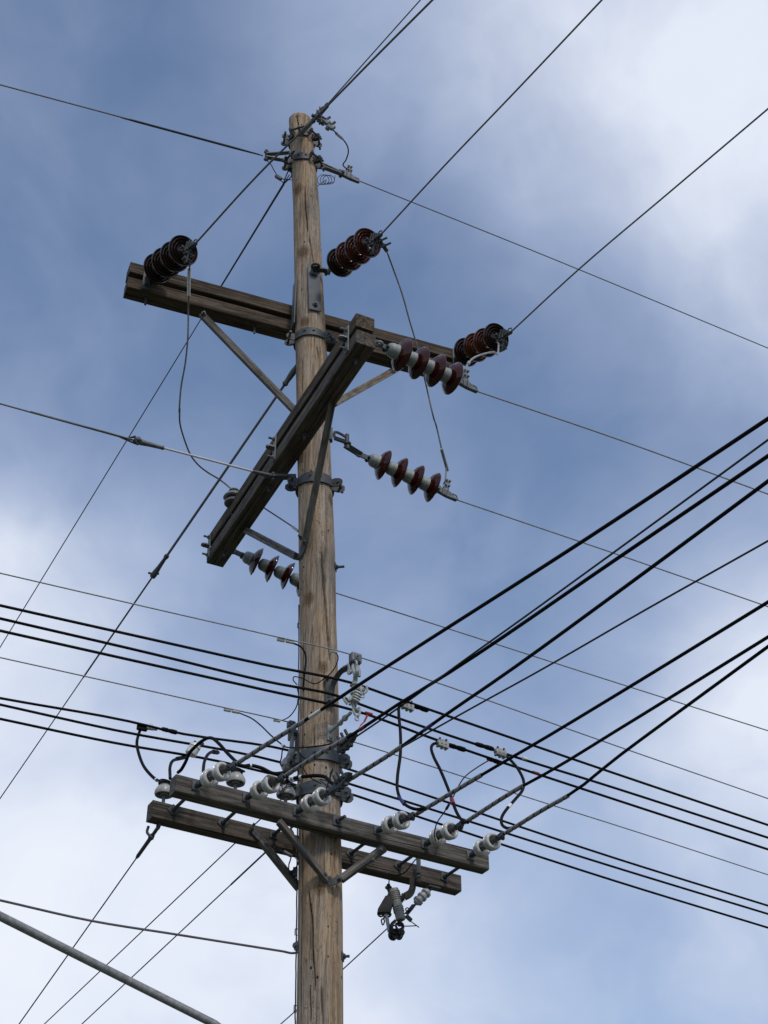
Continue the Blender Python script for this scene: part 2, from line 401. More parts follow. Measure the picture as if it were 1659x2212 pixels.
def dup(root, mtx, label, group=None):
    r = root.copy(); COL.objects.link(r); r.matrix_basis = mtx
    r['label'] = label
    if group: r['group'] = group
    def rec(src, dst):
        for ch in list(src.children):
            c = ch.copy(); COL.objects.link(c); c.parent = dst; rec(ch, c)
    rec(root, r)
    return r
def single(name, mb, m, label, cat, group=None, origin=None):
    if origin is not None: mb.bm.transform(Matrix.Translation(-V(origin)))
    o = mb.build(name, m)
    if origin is not None: o.location = origin
    return tag(o, label, cat, group)
def child_matrix(o, mtx):                     # for a part built in a frame of its own (grain along its X)
    o.matrix_basis = Matrix.Translation(-root_loc(o.parent)) @ mtx
def beam(name, parent, A, B, nb, w, h, m, bev=.006, zt=None, drop=0.0):
    """timber from A to B (front top edge), going back along nb by w and down by h"""
    d = (B-A); Ln = d.length; up = V((0, 0, 1))
    c = (A+B)/2 + nb*(w/2) - up*(h/2+drop)
    mtx = frame(c, d)
    mb = MB(); nx = 28
    # slightly uneven timber: sections along X
    g = bmesh.ops.create_grid(mb.bm, x_segments=1, y_segments=1, size=.001); mb.bm.clear()
    pf = []
    b = bev
    sect = [(-w/2, -h/2+b), (-w/2+b, -h/2), (w/2-b, -h/2), (w/2, -h/2+b), (w/2, h/2-b), (w/2-b, h/2), (-w/2+b, h/2), (-w/2, h/2-b)]
    for i in range(nx+1):
        x = -Ln/2+Ln*i/nx; row = []
        for j, (yy, zz) in enumerate(sect):
            q = noise.noise(V((x*2.2+A.x*9, yy*20, zz*20)))*.0022
            row.append(mb.bm.verts.new((x, yy*(1+q*6), zz*(1+q*6)+q*.8)))
        pf.append(row)
    for a, c2 in zip(pf, pf[1:]):
        for k in range(8): mb.bm.faces.new((a[k], a[(k+1) % 8], c2[(k+1) % 8], c2[k]))
    mb.bm.faces.new(pf[0][::-1]); mb.bm.faces.new(pf[-1])
    bmesh.ops.recalc_face_normals(mb.bm, faces=mb.bm.faces)
    me = bpy.data.meshes.new(name); mb.bm.to_mesh(me); mb.bm.free(); me.materials.append(m)
    o = bpy.data.objects.new(name, me); COL.objects.link(o); o.parent = parent
    child_matrix(o, mtx); return o
def bar(name, parent, A, B, w, th, m, up, bev=.004):
    """straight flat bar with its grain along it"""
    d = B-A; x = d.normalized(); z = (up-x*up.dot(x)).normalized(); y = z.cross(x)
    c = (A+B)/2
    mtx = Matrix(((x.x, y.x, z.x, c.x), (x.y, y.y, z.y, c.y), (x.z, y.z, z.z, c.z), (0, 0, 0, 1)))
    mb = MB(); mb.box(Matrix(), (d.length, th, w), bev, 2)
    me = bpy.data.meshes.new(name); mb.bm.to_mesh(me); mb.bm.free(); me.materials.append(m)
    o = bpy.data.objects.new(name, me); COL.objects.link(o); o.parent = parent
    child_matrix(o, mtx); return o
# survey close-ups: (origin x, origin y, scale) in photo pixels -> survey units
ZO = {'R1': (950, 380, 2.765), 'R2': (450, 850, 2.07375), 'R3': (1150, 850, 1.8433), 'R4': (750, 1550, 2.37), 'R5': (1250, 1600, 2.765),
      'S1': (450, 2650, 2.07375), 'S2': (1050, 2450, 3.318), 'S3': (1050, 2850, 2.765), 'S4': (1450, 2650, 2.37), 'S5': (1350, 3100, 2.37),
      'S6': (0, 3400, 1.3272), 'T1': (1100, 440, 5.184), 'T2': (1080, 2780, 4.879), 'T3': (1280, 2540, 6.146), 'T4': (1130, 1230, 4.74),
      'T5': (560, 2840, 3.770), 'T6': (1120, 3400, 3.5), 'T7': (1150, 2200, 4.424), 'C': (1450, 3400, 5.53), 'L2': (0, 1500, 1.8433), 'L1': (0, 2200, 2.765)}
def z(k, x, y):
    o = ZO[k]; return ((o[0]+x/o[2])/1.82275, (o[1]+y/o[2])/1.82275)
def zs(k, *pts): return [z(k, *p) for p in pts]

# ------------------------------------------------------------------ ground
def ground_mat(t, b):
    o = nd(t, 'ShaderNodeTexCoord').outputs['Object']
    n = tex_noise(t, o, .35, 6, .6); n2 = tex_noise(t, o, 9, 5, .7)
    col = mixc(t, ramp(t, n, [(.42, (0, 0, 0)), (.58, (1, 1, 1))]), (.06, .075, .035), (.11, .10, .075))
    col = mixc(t, 1.0, col, ramp(t, n2, [(.3, (.6, .6, .6)), (.7, (1.3, 1.3, 1.3))]), 'MULTIPLY')
    t.links.new(col, b.inputs['Base Color']); b.inputs['Roughness'].default_value = .95
g = MB(); bmesh.ops.create_grid(g.bm, x_segments=40, y_segments=40, size=1500)
go = g.build('ground', mat('grass and gravel', ground_mat)); tag(go, None, None, None, 'structure')

# ------------------------------------------------------------------ the pole
YP = 9.2
ST = [(243, 647, 23.0), (256, 647.7, 24.3), (442.6, 661.5, 28.2), (625, 667.5, 31.2), (1197.6, 684.6, 39.3), (1331, 687, 39.5),
      (1455, 689.2, 41.5), (1959, 691.6, 48.2), (2194, 690.5, 50.2)]
def interp(x, tab, k):
    if x <= tab[0][0]: return tab[0][k]
    for a, b in zip(tab, tab[1:]):
        if x <= b[0]:
            f = (x-a[0])/(b[0]-a[0]); return a[k]+(b[k]-a[k])*f
    return tab[-1][k]
def pole_px(y):
    c = PY(interp(y, ST, 1), y, YP); t = YP/ray(0, y).y
    return c, interp(y, ST, 2)*t/FPX
ZT = sorted([(pole_px(y)[0].z, pole_px(y)[0].x, pole_px(y)[1]) for y in [243]+[256+20*i for i in range(98)]])
ZT = [(-.2, ZT[0][1]+.08, .168)] + ZT
def pole_z(zz): return V((interp(zz, ZT, 1), YP, zz)), interp(zz, ZT, 2)
def face_ang(): return 0.0
def on_pole(x, y, out=0.0):                   # sight line met with the near surface of the pole
    c, r = pole_px(y); r += out
    rr = ray(x, y); ox, oy = EYE.x-c.x, EYE.y-c.y
    a = rr.x**2+rr.y**2; b = 2*(ox*rr.x+oy*rr.y); cc = ox*ox+oy*oy-r*r
    D = max(0, b*b-4*a*cc); t = (-b-math.sqrt(D))/(2*a)
    return EYE+rr*t
def pole_dir(phi): return V((sin(phi), -cos(phi), 0))
def pole_pt(y, phi, out=0.0):
    c, r = pole_px(y); return c+pole_dir(phi)*(r+out)
def ang_at(x, y):
    p = on_pole(x, y); c, r = pole_px(y); c = pole_z(p.z)[0]
    return atan2(p.x-c.x, -(p.y-c.y)), p.z
for (kx, ky, kr) in [(*z('R1', 665, 1690), .075), (*z('T7', 290, 690), .06), (*z('T6', 485, 340), .048), (*z('R1', 610, 1010), .07),
                     (*z('R4', 1310, 990), .06), (*z('T2', 1095, 1060), .05), (*z('R1', 610, 215), .03), (*z('T4', 330, 170), .06), (*z('T7', 545, 1890), .05)]:
    KNOTS.append((on_pole(kx, ky), kr))
M['pole'] = mat('weathered pole timber', wood_pole)
# drying checks: polylines traced on the near face, width (m), depth (m)
CW = 1.6
CR = [([z('R4', 1222, 1420), z('R4', 1228, 1600), z('R4', 1240, 1760), z('T7', 545, 300), z('T7', 575, 620), z('T7', 605, 1000), z('T7', 625, 1330), z('T7', 645, 1620), z('T7', 690, 1900)], .0055, .03),
      ([z('T6', 328, 330), z('T6', 350, 560), z('T6', 376, 780), z('T6', 385, 1100), z('T6', 395, 1500)], .005, .026),
      ([z('T6', 408, 1400), z('T6', 420, 1700)], .004, .02), ([z('T6', 350, 1680), z('T6', 362, 2200)], .004, .02), ([z('T6', 505, 1650), z('T6', 520, 2100)], .003, .015),
      ([z('T2', 540, 60), z('T2', 535, 400), z('T2', 520, 800), z('S3', 390, 700), z('S3', 385, 1200), z('T6', 245, 100), z('T6', 238, 500), z('T6', 232, 900), z('T6', 226, 1400), z('T6', 222, 1900), z('T6', 220, 2250)], .006, .03),
      ([z('R1', 607, 230), z('R1', 625, 360)], .006, .03), ([z('R1', 690, 980), z('R1', 700, 1180), z('R1', 715, 1350), z('R1', 725, 1500)], .004, .02),
      ([z('R1', 740, 1520), z('R1', 770, 1720), z('R1', 790, 1850)], .0035, .016), ([z('R1', 655, 1790), z('R1', 660, 1960)], .003, .014), ([z('R1', 830, 950), z('R1', 845, 1200)], .004, .018),
      ([z('T4', 545, 610), z('T4', 580, 760), z('T4', 610, 960)], .003, .015), ([z('T4', 275, 900), z('T4', 285, 1500)], .003, .014),
      ([z('S3', 690, 880), z('S3', 685, 1000)], .003, .014), ([z('S3', 745, 1250), z('S3', 735, 1500), z('S3', 760, 1700)], .003, .014), ([z('S3', 570, 1820), z('S3', 565, 1930)], .003, .014),
      ([z('S2', 620, 1380), z('S2', 625, 1610)], .003, .015), ([z('S2', 470, 150), z('S2', 465, 800), z('S2', 470, 1300)], .0045, .02)]
crk = []
for pts, cw, cd in CR:
    q = sorted([(ang_at(*p)[1], ang_at(*p)[0]) for p in pts]); crk.append((q, cw*CW, cd*1.3))
mb = MB(); NA, NZ = 220, 460
ztop = on_pole(647, 244).z
rows = []
for i in range(NZ+1):
    f = i/NZ; zz = -.2 + (ztop+.2)*(1-(1-f)**1.55)
    c, r = pole_z(zz)
    act = []
    for q, cw, cd in crk:
        if q[0][0] <= zz <= q[-1][0]:
            a = interp(zz, q, 1) + .03*noise.noise(V((zz*6, cw*999, q[0][1]*7)))
            e = min(zz-q[0][0], q[-1][0]-zz)/(.12*(q[-1][0]-q[0][0])+1e-6)
            act.append((a, cw, cd*min(1, e)))
    row = []
    for k in range(NA):
        a = 2*pi*k/NA
        if a > pi: a -= 2*pi
        n_ = noise.noise(V((sin(a)*1.3, cos(a)*1.3, zz*.9)))*.004+noise.noise(V((sin(a)*4, cos(a)*4, zz*1.2+9)))*.0022+noise.noise(V((sin(a)*14, cos(a)*14, zz*3)))*.0011
        rr = r+n_
        for (ca, cw, cd) in act:
            dx = abs(a-ca)*r
            if dx < cw: rr -= cd*(1-(dx/cw)**2)
        row.append(mb.bm.verts.new((c.x+sin(a)*rr, c.y-cos(a)*rr, zz)))
    rows.append(row)
for a, b in zip(rows, rows[1:]):
    for k in range(NA): mb.bm.faces.new((a[k], a[(k+1) % NA], b[(k+1) % NA], b[k]))
# domed, split top
c, r = pole_z(ztop); prev = rows[-1]
for sc_, dz in ((.93, .012), (.8, .02), (.5, .026), (.2, .03)):
    row = [mb.bm.verts.new((c.x+(v.co.x-c.x)*sc_, c.y+(v.co.y-c.y)*sc_, ztop+dz+noise.noise(v.co*9)*.012)) for v in rows[-1]]
    for k in range(NA): mb.bm.faces.new((prev[k], prev[(k+1) % NA], row[(k+1) % NA], row[k]))
    prev = row
mb.bm.faces.new(prev)
pole = thing('utility_pole', 'tall weathered tan wooden utility pole with long drying cracks', 'utility pole', (ZT[0][1], YP, 0))
sh = mb.build('shaft', M['pole'], pole, angle=60)
# the shader reads the shaft's own coordinates, so keep them equal to the place's
sh.location = V(pole.location)*-1; sh.data.transform(Matrix.Translation(V(pole.location)))
for (x, y, phi, ln) in [(*z('R5', 230, 1765), 1.45, .062), (*z('T6', 825, 1303), 1.4, .04)]:
    p = pole_pt(y, phi, .0)
    b = MB(); u = pole_dir(phi)
    b.box(frame(p+u*.004, u), (.007, .06, .05), .002); b.bolt(p+u*.005, u, ln, .0095); b.build('through_bolt', M['galv_dark'], pole)
b = MB(); p = on_pole(*z('T6', 725, 1890))
# ------------------------------------------------------------------ crossarm planes
def plane_of(a, b, zt):
    A, B = PZ(*a, zt), PZ(*b, zt); d = (B-A).normalized(); n = V((-d.y, d.x, 0))
    if n.y < 0: n = -n
    return A, B, d, n
UZ, MZ, LZ = 10.749, 9.258, 5.970
UA, UB, UD, UN = plane_of((282.6, 564.6), (983.5, 753.5), UZ)
MA, MB_, MD, MN = plane_of((769, 676), (453, 1153.5), MZ)
FA, FB, FD, FN = plane_of((381.7, 1670.6), (1055.3, 1842.8), LZ)
BA, BB, BD, BN = plane_of((331.5, 1727.4), (996, 1890), LZ-.006)
UP = V((0, 0, 1))
def fU(x, y): return PP(x, y, UA, UN)
def fM(x, y): return PP(x, y, MA, MN)
def fF(x, y): return PP(x, y, FA, FN)
def fB(x, y): return PP(x, y, BA, BN)

def eye_plate(mb, p, n, d):                    # bracket plate on a beam face with a drilled lug standing off it
    mb.box(frame(p-n*.005, d), (.05, .01, .24), .002)
    mb.bolt(p-n*.008+UP*.09, -n, .05); mb.bolt(p-n*.008-UP*.09, -n, .05)
    q = p-n*.01
    mb.prism([(0, -.026), (.04, -.026), (.06, -.017), (.066, 0), (.06, .017), (.04, .026), (0, .026)], frame(q, -n) @ Matrix.Rotation(pi/2, 4, 'X'), .012)
    mb.torus(q-n*.042-UP*.008, UP, .012, .005, 6, 14)

# upper double arm (behind the pole)
ua = thing('crossarm', 'upper double timber crossarm behind the pole, left end nearest the viewer', 'crossarm', (UA+UB)/2, 'timber crossarms on the pole')
HB, WB, GAP = .120, .142, .046
beam('beam', ua, UA, UB, UN, WB, HB, M['arm_brown'])
beam('beam', ua, UA+UN*.004, UB+UN*.004, UN, WB, HB, M['arm_brown'], drop=HB+GAP)
for f in (.06, .38, .62, .95):
    b = MB(); c = UA.lerp(UB, f)+UN*WB/2-UP*(HB+GAP/2); b.box(frame(c, UD), (.05, .05, GAP-.004)); b.cyl(c+UP*.18, c-UP*.22, .009); b.nut(c-UP*(HB+GAP/2+.016), UP); b.build('spacer_block', M['galv_dark'], ua)
zb = UZ-2*HB-GAP
# braces down to the pole
apx = pole_px(888)[0]
lb = PZ(438, 688, zb+.05); le = on_pole(641, 884, .03)
lb2 = fU(434, 683)-UN*.02; bar('brace', ua, lb2, le+V((0, .02, -.02)), .055, .035, M['brace_wood'], V((0, 0, 1)))
rb = PZ(856, 797, zb+.02); re_ = pole_px(886)[0]+pole_dir(1.45)*.14+V((0, .03, -.02))
re_ = PY(722, 872, YP+.02); bar('brace', ua, rb, re_, .055, .035, M['brace_sunlit'], V((0, 0, 1)))
b = MB()
b.bolt(lb2-UN*.018+V((.01, 0, -.01)), -UN, .03, .01); b.build('brace_bolt', M['galv_dark'], ua)
# middle double arm (near side of the pole)
ma = thing('crossarm', 'middle double timber crossarm slanting steeply across the front of the pole', 'crossarm', (MA+MB_)/2, 'timber crossarms on the pole')
beam('beam', ma, MA, MB_, MN, .144, HB, M['arm_brown'])
beam('beam', ma, MA-MD*.01, MB_+MD*.02, MN, .148, HB, M['arm_red'], drop=HB+GAP)
for f in (.05, .36, .6, .93):
    b = MB(); c = MA.lerp(MB_, f)+MN*WB/2-UP*(HB+GAP/2); b.box(frame(c, MD), (.05, .05, GAP-.004)); b.cyl(c+UP*.18, c-UP*.2, .009); b.nut(c-UP*(HB+GAP/2+.018), UP, .02, .018); b.build('spacer_block', M['galv_dark'], ma)
for px in (z('T4', 1135, 400), z('R4', 790, 480), z('R4', 180, 1400)):
    p = fM(*px); p = V((p.x, p.y, MZ-HB-GAP/2)); b = MB(); eye_plate(b, p, MN, MD); b.build('eye_plate', M['galv'], ma)
mzb = MZ-2*HB-GAP
b1 = PZ(*z('R4', 1330, 55), mzb+.03); e1 = on_pole(*z('R4', 1065, 1400), .03)
bar('brace', ma, b1, e1, .05, .032, M['brace_wood'], V((1, 0, .2)))
b2 = PZ(*z('R4', 500, 1265), mzb+.03); e2 = PY(*z('R4', 985, 1520), YP-.06)
bar('brace', ma, b2, e2, .052, .034, M['brace_wood'], V((0, 0, 1)))
b = MB(); p = on_pole(*z('R4', 1045, 1470), .006); u = pole_dir(-.9)
b.strap([e1+V((0, -.0, .03)), p, PY(*z('R4', 1035, 1545), YP-.08), e2], .05, .012, UP.cross(u)+V((0, 0, .4))); b.build('brace_bracket', M['galv_dark'], ma)
for p_, u_ in ((e1, V((0, -1, 0))), (e2+V((0, 0, .01)), V((-.3, -1, 0))), (on_pole(*z('R4', 1035, 1350), .0), V((-.5, -1, 0)))):
    b = MB(); b.bolt(p_, u_, .04); b.build('brace_bolt', M['galv_dark'], ma)
# lower arms: front and back timber tied by long bolts
la = thing('crossarm', 'lower pair of timber crossarms clasping the pole and tied by long bolts', 'crossarm', (FA+FB)/2, 'timber crossarms on the pole')
HL, WL = .118, .092
beam('front_beam', la, FA, FB, FN, WL, HL, M['arm_grey'])['label'] = 'grey front timber'
beam('back_beam', la, BA, BB, BN, WL, HL, M['arm_red'])['label'] = 'browner back timber'
def washer(mb, p, n, d, rot=0.0, s=.075):
    m_ = frame(p-n*.004, d) @ Matrix.Rotation(rot, 4, 'Y'); mb.box(m_, (s, .008, s), .0015)
for (px, rot) in ((z('S1', 480, 1120), .75), (z('S1', 885, 1225), .6), (z('S1', 1300, 1320), .1), (z('S3', 915, 1415), .65), (z('S3', 1435, 1545), .6), (z('S5', 945, 840), .2)):
    p = fB(*px); b = MB(); washer(b, p, BN, BD, rot, .057)
    b.nut(p-BN*.006, -BN, .017, .02); q = p-BN*((p-FA).dot(FN)-WL+.0); b.cyl(p, q, .0115); b.build('tie_bolt', M['galv_dark'], la)
b = MB(); p = fF(*z('S3', 768, 1060)); washer(b, p, FN, FD, 0, .066); b.bolt(p-FN*.008, -FN+V((.3, 0, .1)), .07, .011); b.build('centre_bolt', M['galv_dark'], la)
ap = on_pole(*z('S3', 715, 1730), .02)
f1 = fF(*z('S3', 120, 1070))-FN*.012; bar('brace', la, f1, ap+V((-.03, 0, .012)), .05, .03, M['brace_wood'], V((0, .3, 1)))
f2 = fF(*z('S3', 1270, 1360))-FN*.012; bar('brace', la, f2, ap+V((.05, 0, .02)), .05, .032, M['brace_wood'], V((0, .3, 1)))
b = MB(); b.strap([ap+V((-.028, -.012, .022)), ap+V((-.006, -.02, -.008)), ap+V((.02, -.022, .002)), ap+V((.048, -.02, .024))], .045, .012, V((-.2, 0, 1)))
for px in (z('S3', 635, 1640), z('S3', 795, 1685), z('S3', 1245, 1375), z('S3', 1160, 1485)): bb = MB(); bb.bolt(PY(*px, (ap.y if px[0] < 740 else f2.y-.05)-.03), V((0, -1, 0)), .02, .007); bb.build('brace_bolt', M['galv_dark'], la)
b.build('brace_bracket', M['galv_dark'], la)
f3 = fB(*z('S1', 1110, 1280))-BN*.012; e3 = PY(*z('S1', 1510, 1760), YP+.02); bar('brace', la, fB(*z('S1', 1190, 1375))-BN*.012, e3, .052, .03, M['brace_wood'], V((0, .3, 1)))
b = MB(); s_ = fB(*z('S1', 1250, 1440))-BN*.03; b.strap([f3-BN*.006, f3.lerp(s_, .25)-BN*.0, s_], .03, .01, V((.8, 0, .6))); b.bolt(f3-BN*.008, -BN+V((0, 0, .7)), .04, .008); b.bolt(f3.lerp(s_, .8), -BN, .02, .008); b.build('brace_bracket', M['galv'], la)

# ------------------------------------------------------------------ pole bands
def band(y, label, ears, h=.075, long_ear=None, m='galv_dark', es=1.0):
    c, r = pole_z(on_pole(interp(y, ST, 1), y).z); t = thing('pole_band', label, 'pole band', c, 'bolted steel pole bands')
    ears = sorted(ears); n = len(ears)
    for i in range(n):
        a0, a1 = ears[i], ears[(i+1) % n]
        if a1 <= a0: a1 += 2*pi
        b = MB(); g0 = .026/r; seg = 14; R0, R1 = r+.006, r+.017
        prof = []
        for k in range(seg+1):
            a = a0+g0+(a1-a0-2*g0)*k/seg; f = k/seg
            hh = h*(.62+.38*sin(pi*min(1, max(0, f*1.0)))**.5)
            prof.append((a, hh))
        vs = []
        for a, hh in prof:
            d = pole_dir(a)
            vs.append([b.bm.verts.new(c+d*R_+UP*s2*hh/2) for R_, s2 in ((R0, -1), (R1, -1), (R1, 1), (R0, 1))])
        for p_, q_ in zip(vs, vs[1:]):
            for k in range(4): b.bm.faces.new((p_[k], p_[(k+1) % 4], q_[(k+1) % 4], q_[k]))
        b.bm.faces.new(vs[0]); b.bm.faces.new(vs[-1][::-1])
        for (a, s2) in ((a0+g0, 1), (a1-g0, -1)):          # ears turned out from the pole
            d = pole_dir(a); tg = V((cos(a), sin(a), 0))*s2
            b.prism([(-.004, -h*.31), (.03*es, -h*.46), (.05*es, -h*.42), (.066*es, -h*.2), (.066*es, h*.12), (.05*es, h*.34), (.02*es, h*.46), (-.004, h*.4)], frame(c+d*(R0), d), .010)
        mid = (a0+a1)/2
        for q in (-.25, .3): b.nut(c+pole_dir(mid+q)*(R1-.002)+UP*(h*.12), pole_dir(mid+q), .010, .012)
        b.build('clamp_plate', M[m], t)
    for a in ears:
        d = pole_dir(a); tg = V((cos(a), sin(a), 0)); p = c+d*(r+.045*es)
        b = MB(); ln = .075 if long_ear is None else long_ear
        b.cyl(p-tg*.055, p+tg*(ln+.02), .010); b.nut(p-tg*.045, tg, .018, .015); b.nut(p+tg*.032, tg, .018, .015); b.build('bolt', M['galv_dark'], t)
    return t
band(287, 'topmost steel pole band, just under the pole top', [-1.4, -.35, .85, 1.5, 2.9], .08, None, 'galv_dark', 1.15)
band(338, 'second steel pole band from the top, carrying two side arms', [-1.45, -.9, .75, 1.35, 2.8], .085, None, 'galv_dark', 1.2)
band(717, 'steel pole band just below the grey plate and upper crossarm', [-1.35, 1.2, 2.7], .08, None, 'galv_dark', 1.25)
band(1031, 'steel pole band below the middle crossarm holding the pale link rod', [-1.3, 1.38, 2.8], .09, None, 'galv_dark', 1.35)
band(1628, 'upper of two broad steel bands behind the wrapped cables', [-1.25, 1.4, 2.8], .09, None, 'band_steel', 1.15)
band(1700, 'lower of two broad steel bands, just above the lower crossarms', [-1.2, 1.4, 2.8], .095, None, 'band_steel', 1.2)

# ------------------------------------------------------------------ small hardware
def clamp_parts(root, x0, flip=1, pad=True):
    """dead-end clamp in string space starting at x0, wire leaving along +X"""
    b = MB(); I = Matrix.Translation((x0, 0, 0))
    b.prism([(0, -.018), (.03, -.026), (.10, -.03), (.19, -.03), (.2, -.012), (.15, .0), (.12, .03), (.06, .034), (.02, .022), (0, .018)], I, .03, .004)
    b.loop([V((x0+.13, 0, .0)), V((x0+.15, 0, .028)), V((x0+.185, 0, .024)), V((x0+.2, 0, -.004)), V((x0+.175, 0, -.016)), V((x0+.15, 0, -.012))], .0055, 6)
    b.cyl(V((x0+.015, -.03, 0)), V((x0+.015, .03, 0)), .011); b.nut(V((x0+.015, .026, 0)), V((0, 1, 0)), .017); b.nut(V((x0+.015, -.04, 0)), V((0, 1, 0)), .017)
    for q in (.06, .1): b.cyl(V((x0+q, -.02, .04)), V((x0+q, -.02, -.05)), .006); b.nut(V((x0+q, -.02, -.045)), UP, .011)
    b.build('strain_clamp', M['galv' if flip > 0 else 'galv_dark'], root)
    if pad:
        b = MB(); o = V((x0+.09, 0, .03*flip)); dz = V((-.15, 0, 1*flip)).normalized()
        b.prism([(-.018, 0), (.018, 0), (.02, .12), (-.02, .12)], frame(o, V((1, 0, 0))) if flip > 0 else frame(o, V((1, 0, 0))) @ Matrix.Rotation(pi, 4, 'X'), .014, .002)
        for q in (.045, .095):
            for sx in (-.013, .013):
                p = o+V((sx, 0, q*flip)); b.cyl(p-V((0, .03, 0)), p+V((0, .045, 0)), .0065); b.nut(p+V((0, .012, 0)), V((0, 1, 0)), .011); b.nut(p-V((0, .026, 0)), V((0, 1, 0)), .011)
        b.build('jumper_pad', M['galv_light' if flip > 0 else 'galv_dark'], root)  # down-turned clamp and pad take darker steel, shade painted in
SHED = [(-.052, .048), (-.045, .070), (-.030, .098), (-.010, .119), (-.002, .1265), (.004, .127), (.008, .1235), (.006, .118), (-.006, .112), (.009, .105), (.0125, .101), (.009, .097), (-.010, .088),
        (.008, .080), (.011, .0765), (.008, .073), (-.012, .064), (.006, .056), (.009, .0525), (.006, .049), (-.014, .040), (-.014, .0)]
CAP = [(-.128, .0), (-.128, .022), (-.122, .034), (-.112, .046), (-.095, .053), (-.075, .0555), (-.072, .053), (-.056, .0575), (-.046, .059), (-.044, .052), (-.044, 0)]
def make_string(glazes, flip=1):
    t = thing('insulator_string', '', 'insulator')
    t['local'] = 1
    b = MB(); b.strap([(0, 0, 0), (.05, 0, 0), (.10, 0, 0)], .045, .012, UP); b.torus((.0, 0, 0), V((0, 1, 0)), .024, .009, 8, 16); b.cyl((.085, -.03, 0), (.085, .03, 0), .010); b.nut((.085, .022, 0), (0, 1, 0)); b.build('link', M['galv_dark'], t)
    for i, gz in enumerate(glazes):
        x = .22+.146*i
        b = MB(); b.lathe(SHED, V((x, 0, 0)), V((1, 0, 0)), 44)
        dsc = b.build('disc', M[gz], t)
        b = MB(); b.lathe(CAP, V((x, 0, 0)), V((1, 0, 0)), 28); b.lathe([(-.02, 0), (-.02, .016), (.022, .013), (.022, 0)], V((x, 0, 0)), V((1, 0, 0)), 12); b.cyl(V((x-.112, -.02, .035)), V((x-.112, .0, .047)), .006)
        b.build('cap', M['cap'], dsc)
    clamp_parts(t, .22+.146*len(glazes)-.12, flip)
    return t
def string_matrix(rear, front):
    u = (front-rear).normalized(); return frame(rear-u*.22, u)
GS = 'strings of four disc insulators'
ends = {}
def put_string(root, key, rear_px, front_px, zr, near, label, first=False, n=3):
    rear = PZ(*rear_px, zr) if not isinstance(zr, V) else zr
    front = along(rear, *front_px, .146*n, near)
    m_ = string_matrix(rear, front); u = m_.to_3x3() @ V((1, 0, 0))
    ends[key] = (m_ @ V((.22+.146*4-.12+.19, 0, -.015)), m_ @ V((.22+.146*4-.05, 0, .13 if key[0] == 'M' else -.12)), m_ @ V((0, 0, 0)), u)
    print('STRING', key, 'start', [round(v, 2) for v in ends[key][2]], 'u', [round(v, 2) for v in u], 'dist to UA', round((ends[key][2]-UA).dot(UN), 2), 'MN', round((ends[key][2]-MA).dot(MN), 2))
    if first:
        root.matrix_basis = m_; root['label'] = label; root['group'] = GS; return root
    return dup(root, m_, label, GS)
sdark = make_string(['dark_glaze']*4, -1)
put_string(sdark, 'U1', z('R2', 355, 430), z('R2', 562, 285), UZ-.14, True, 'near-black disc insulator string on the left end of the upper crossarm', True)
sred = make_string(['dark_glaze', 'deep_glaze', 'deep_glaze', 'deep_glaze'], -1)
put_string(sred, 'U2', z('R1', 1075, 1810), z('R1', 1372, 1595), PY(*z('R1', 1075, 1810), YP-.28), True, 'dark red disc insulator string beside the pole above the grey plate', True)
smix = make_string(['dark_glaze', 'orange_glaze', 'orange_glaze', 'dark_glaze'], -1)
put_string(smix, 'U3', z('R3', 1265, 990), z('R3', 1480, 885), UZ-.14, True, 'mixed orange and black disc insulator string on the far right end of the upper crossarm', True)
side = make_string(['brown_glaze']*4)
put_string(side, 'M1', z('R3', 800, 1010), z('R3', 1165, 1180), MZ-HB-GAP/2, False, 'red brown disc insulators with pale caps at the near top end of the middle crossarm', True)
put_string(side, 'M2', z('R5', 720, 640), z('R5', 1255, 883), 9.16, False, 'red brown disc insulators with pale caps hung from the pole on a long strap')
put_string(side, 'M3', z('R4', 620, 1570), z('R4', 920, 1707), MZ-HB-GAP/2, False, 'red brown disc insulators half hidden behind the pole, under the low middle crossarm end', n=2)

# grey plate on the pole with its clevis
pt = thing('steel_plate', 'flat grey steel plate bolted to the pole below the dark red insulators', 'steel plate', pole_px(650)[0])
b = MB(); c1, r1 = pole_px(598); c2, r2 = pole_px(694); ph = ang_at(*z('R3', 160, 600))[0]
phn = pole_dir(ph); top = c1+phn*(r1+.012); bot = c2+phn*(r2+.012)
b.box(frame((top+bot)/2, (top-bot).normalized(), phn), ((top-bot).length, .105, .012), .002)
b.bolt(bot+(top-bot)*.12+phn*.006, phn, .03, .012); b.build('plate', M['plate'], pt)
ph2 = ph+pi*.86; b = MB(); d2_ = pole_dir(-1.25); b.box(frame((c1+c2)/2+d2_*((r1+r2)/2+.008)-UP*.1, UP, d2_), (.5, .09, .01), .002); b.build('side_plate', M['plate'], pt)
b = MB(); cl = top-UP*.06+phn*.01; b.box(frame(cl, UP, phn), (.12, .045, .03), .006); b.bolt(cl+UP*.0+phn*.01, phn, .05, .014); us = ends['U2'][2]
b.strap(crom([cl+phn*.04, cl.lerp(us, .4)+UP*.015, cl.lerp(us, .75)+UP*.02, us+(us-cl).normalized()*.03], 4), .05, .014, UP.cross(us-cl)); b.torus(cl+phn*.05, UP, .03, .011); b.build('clevis', M['galv_dark'], pt)
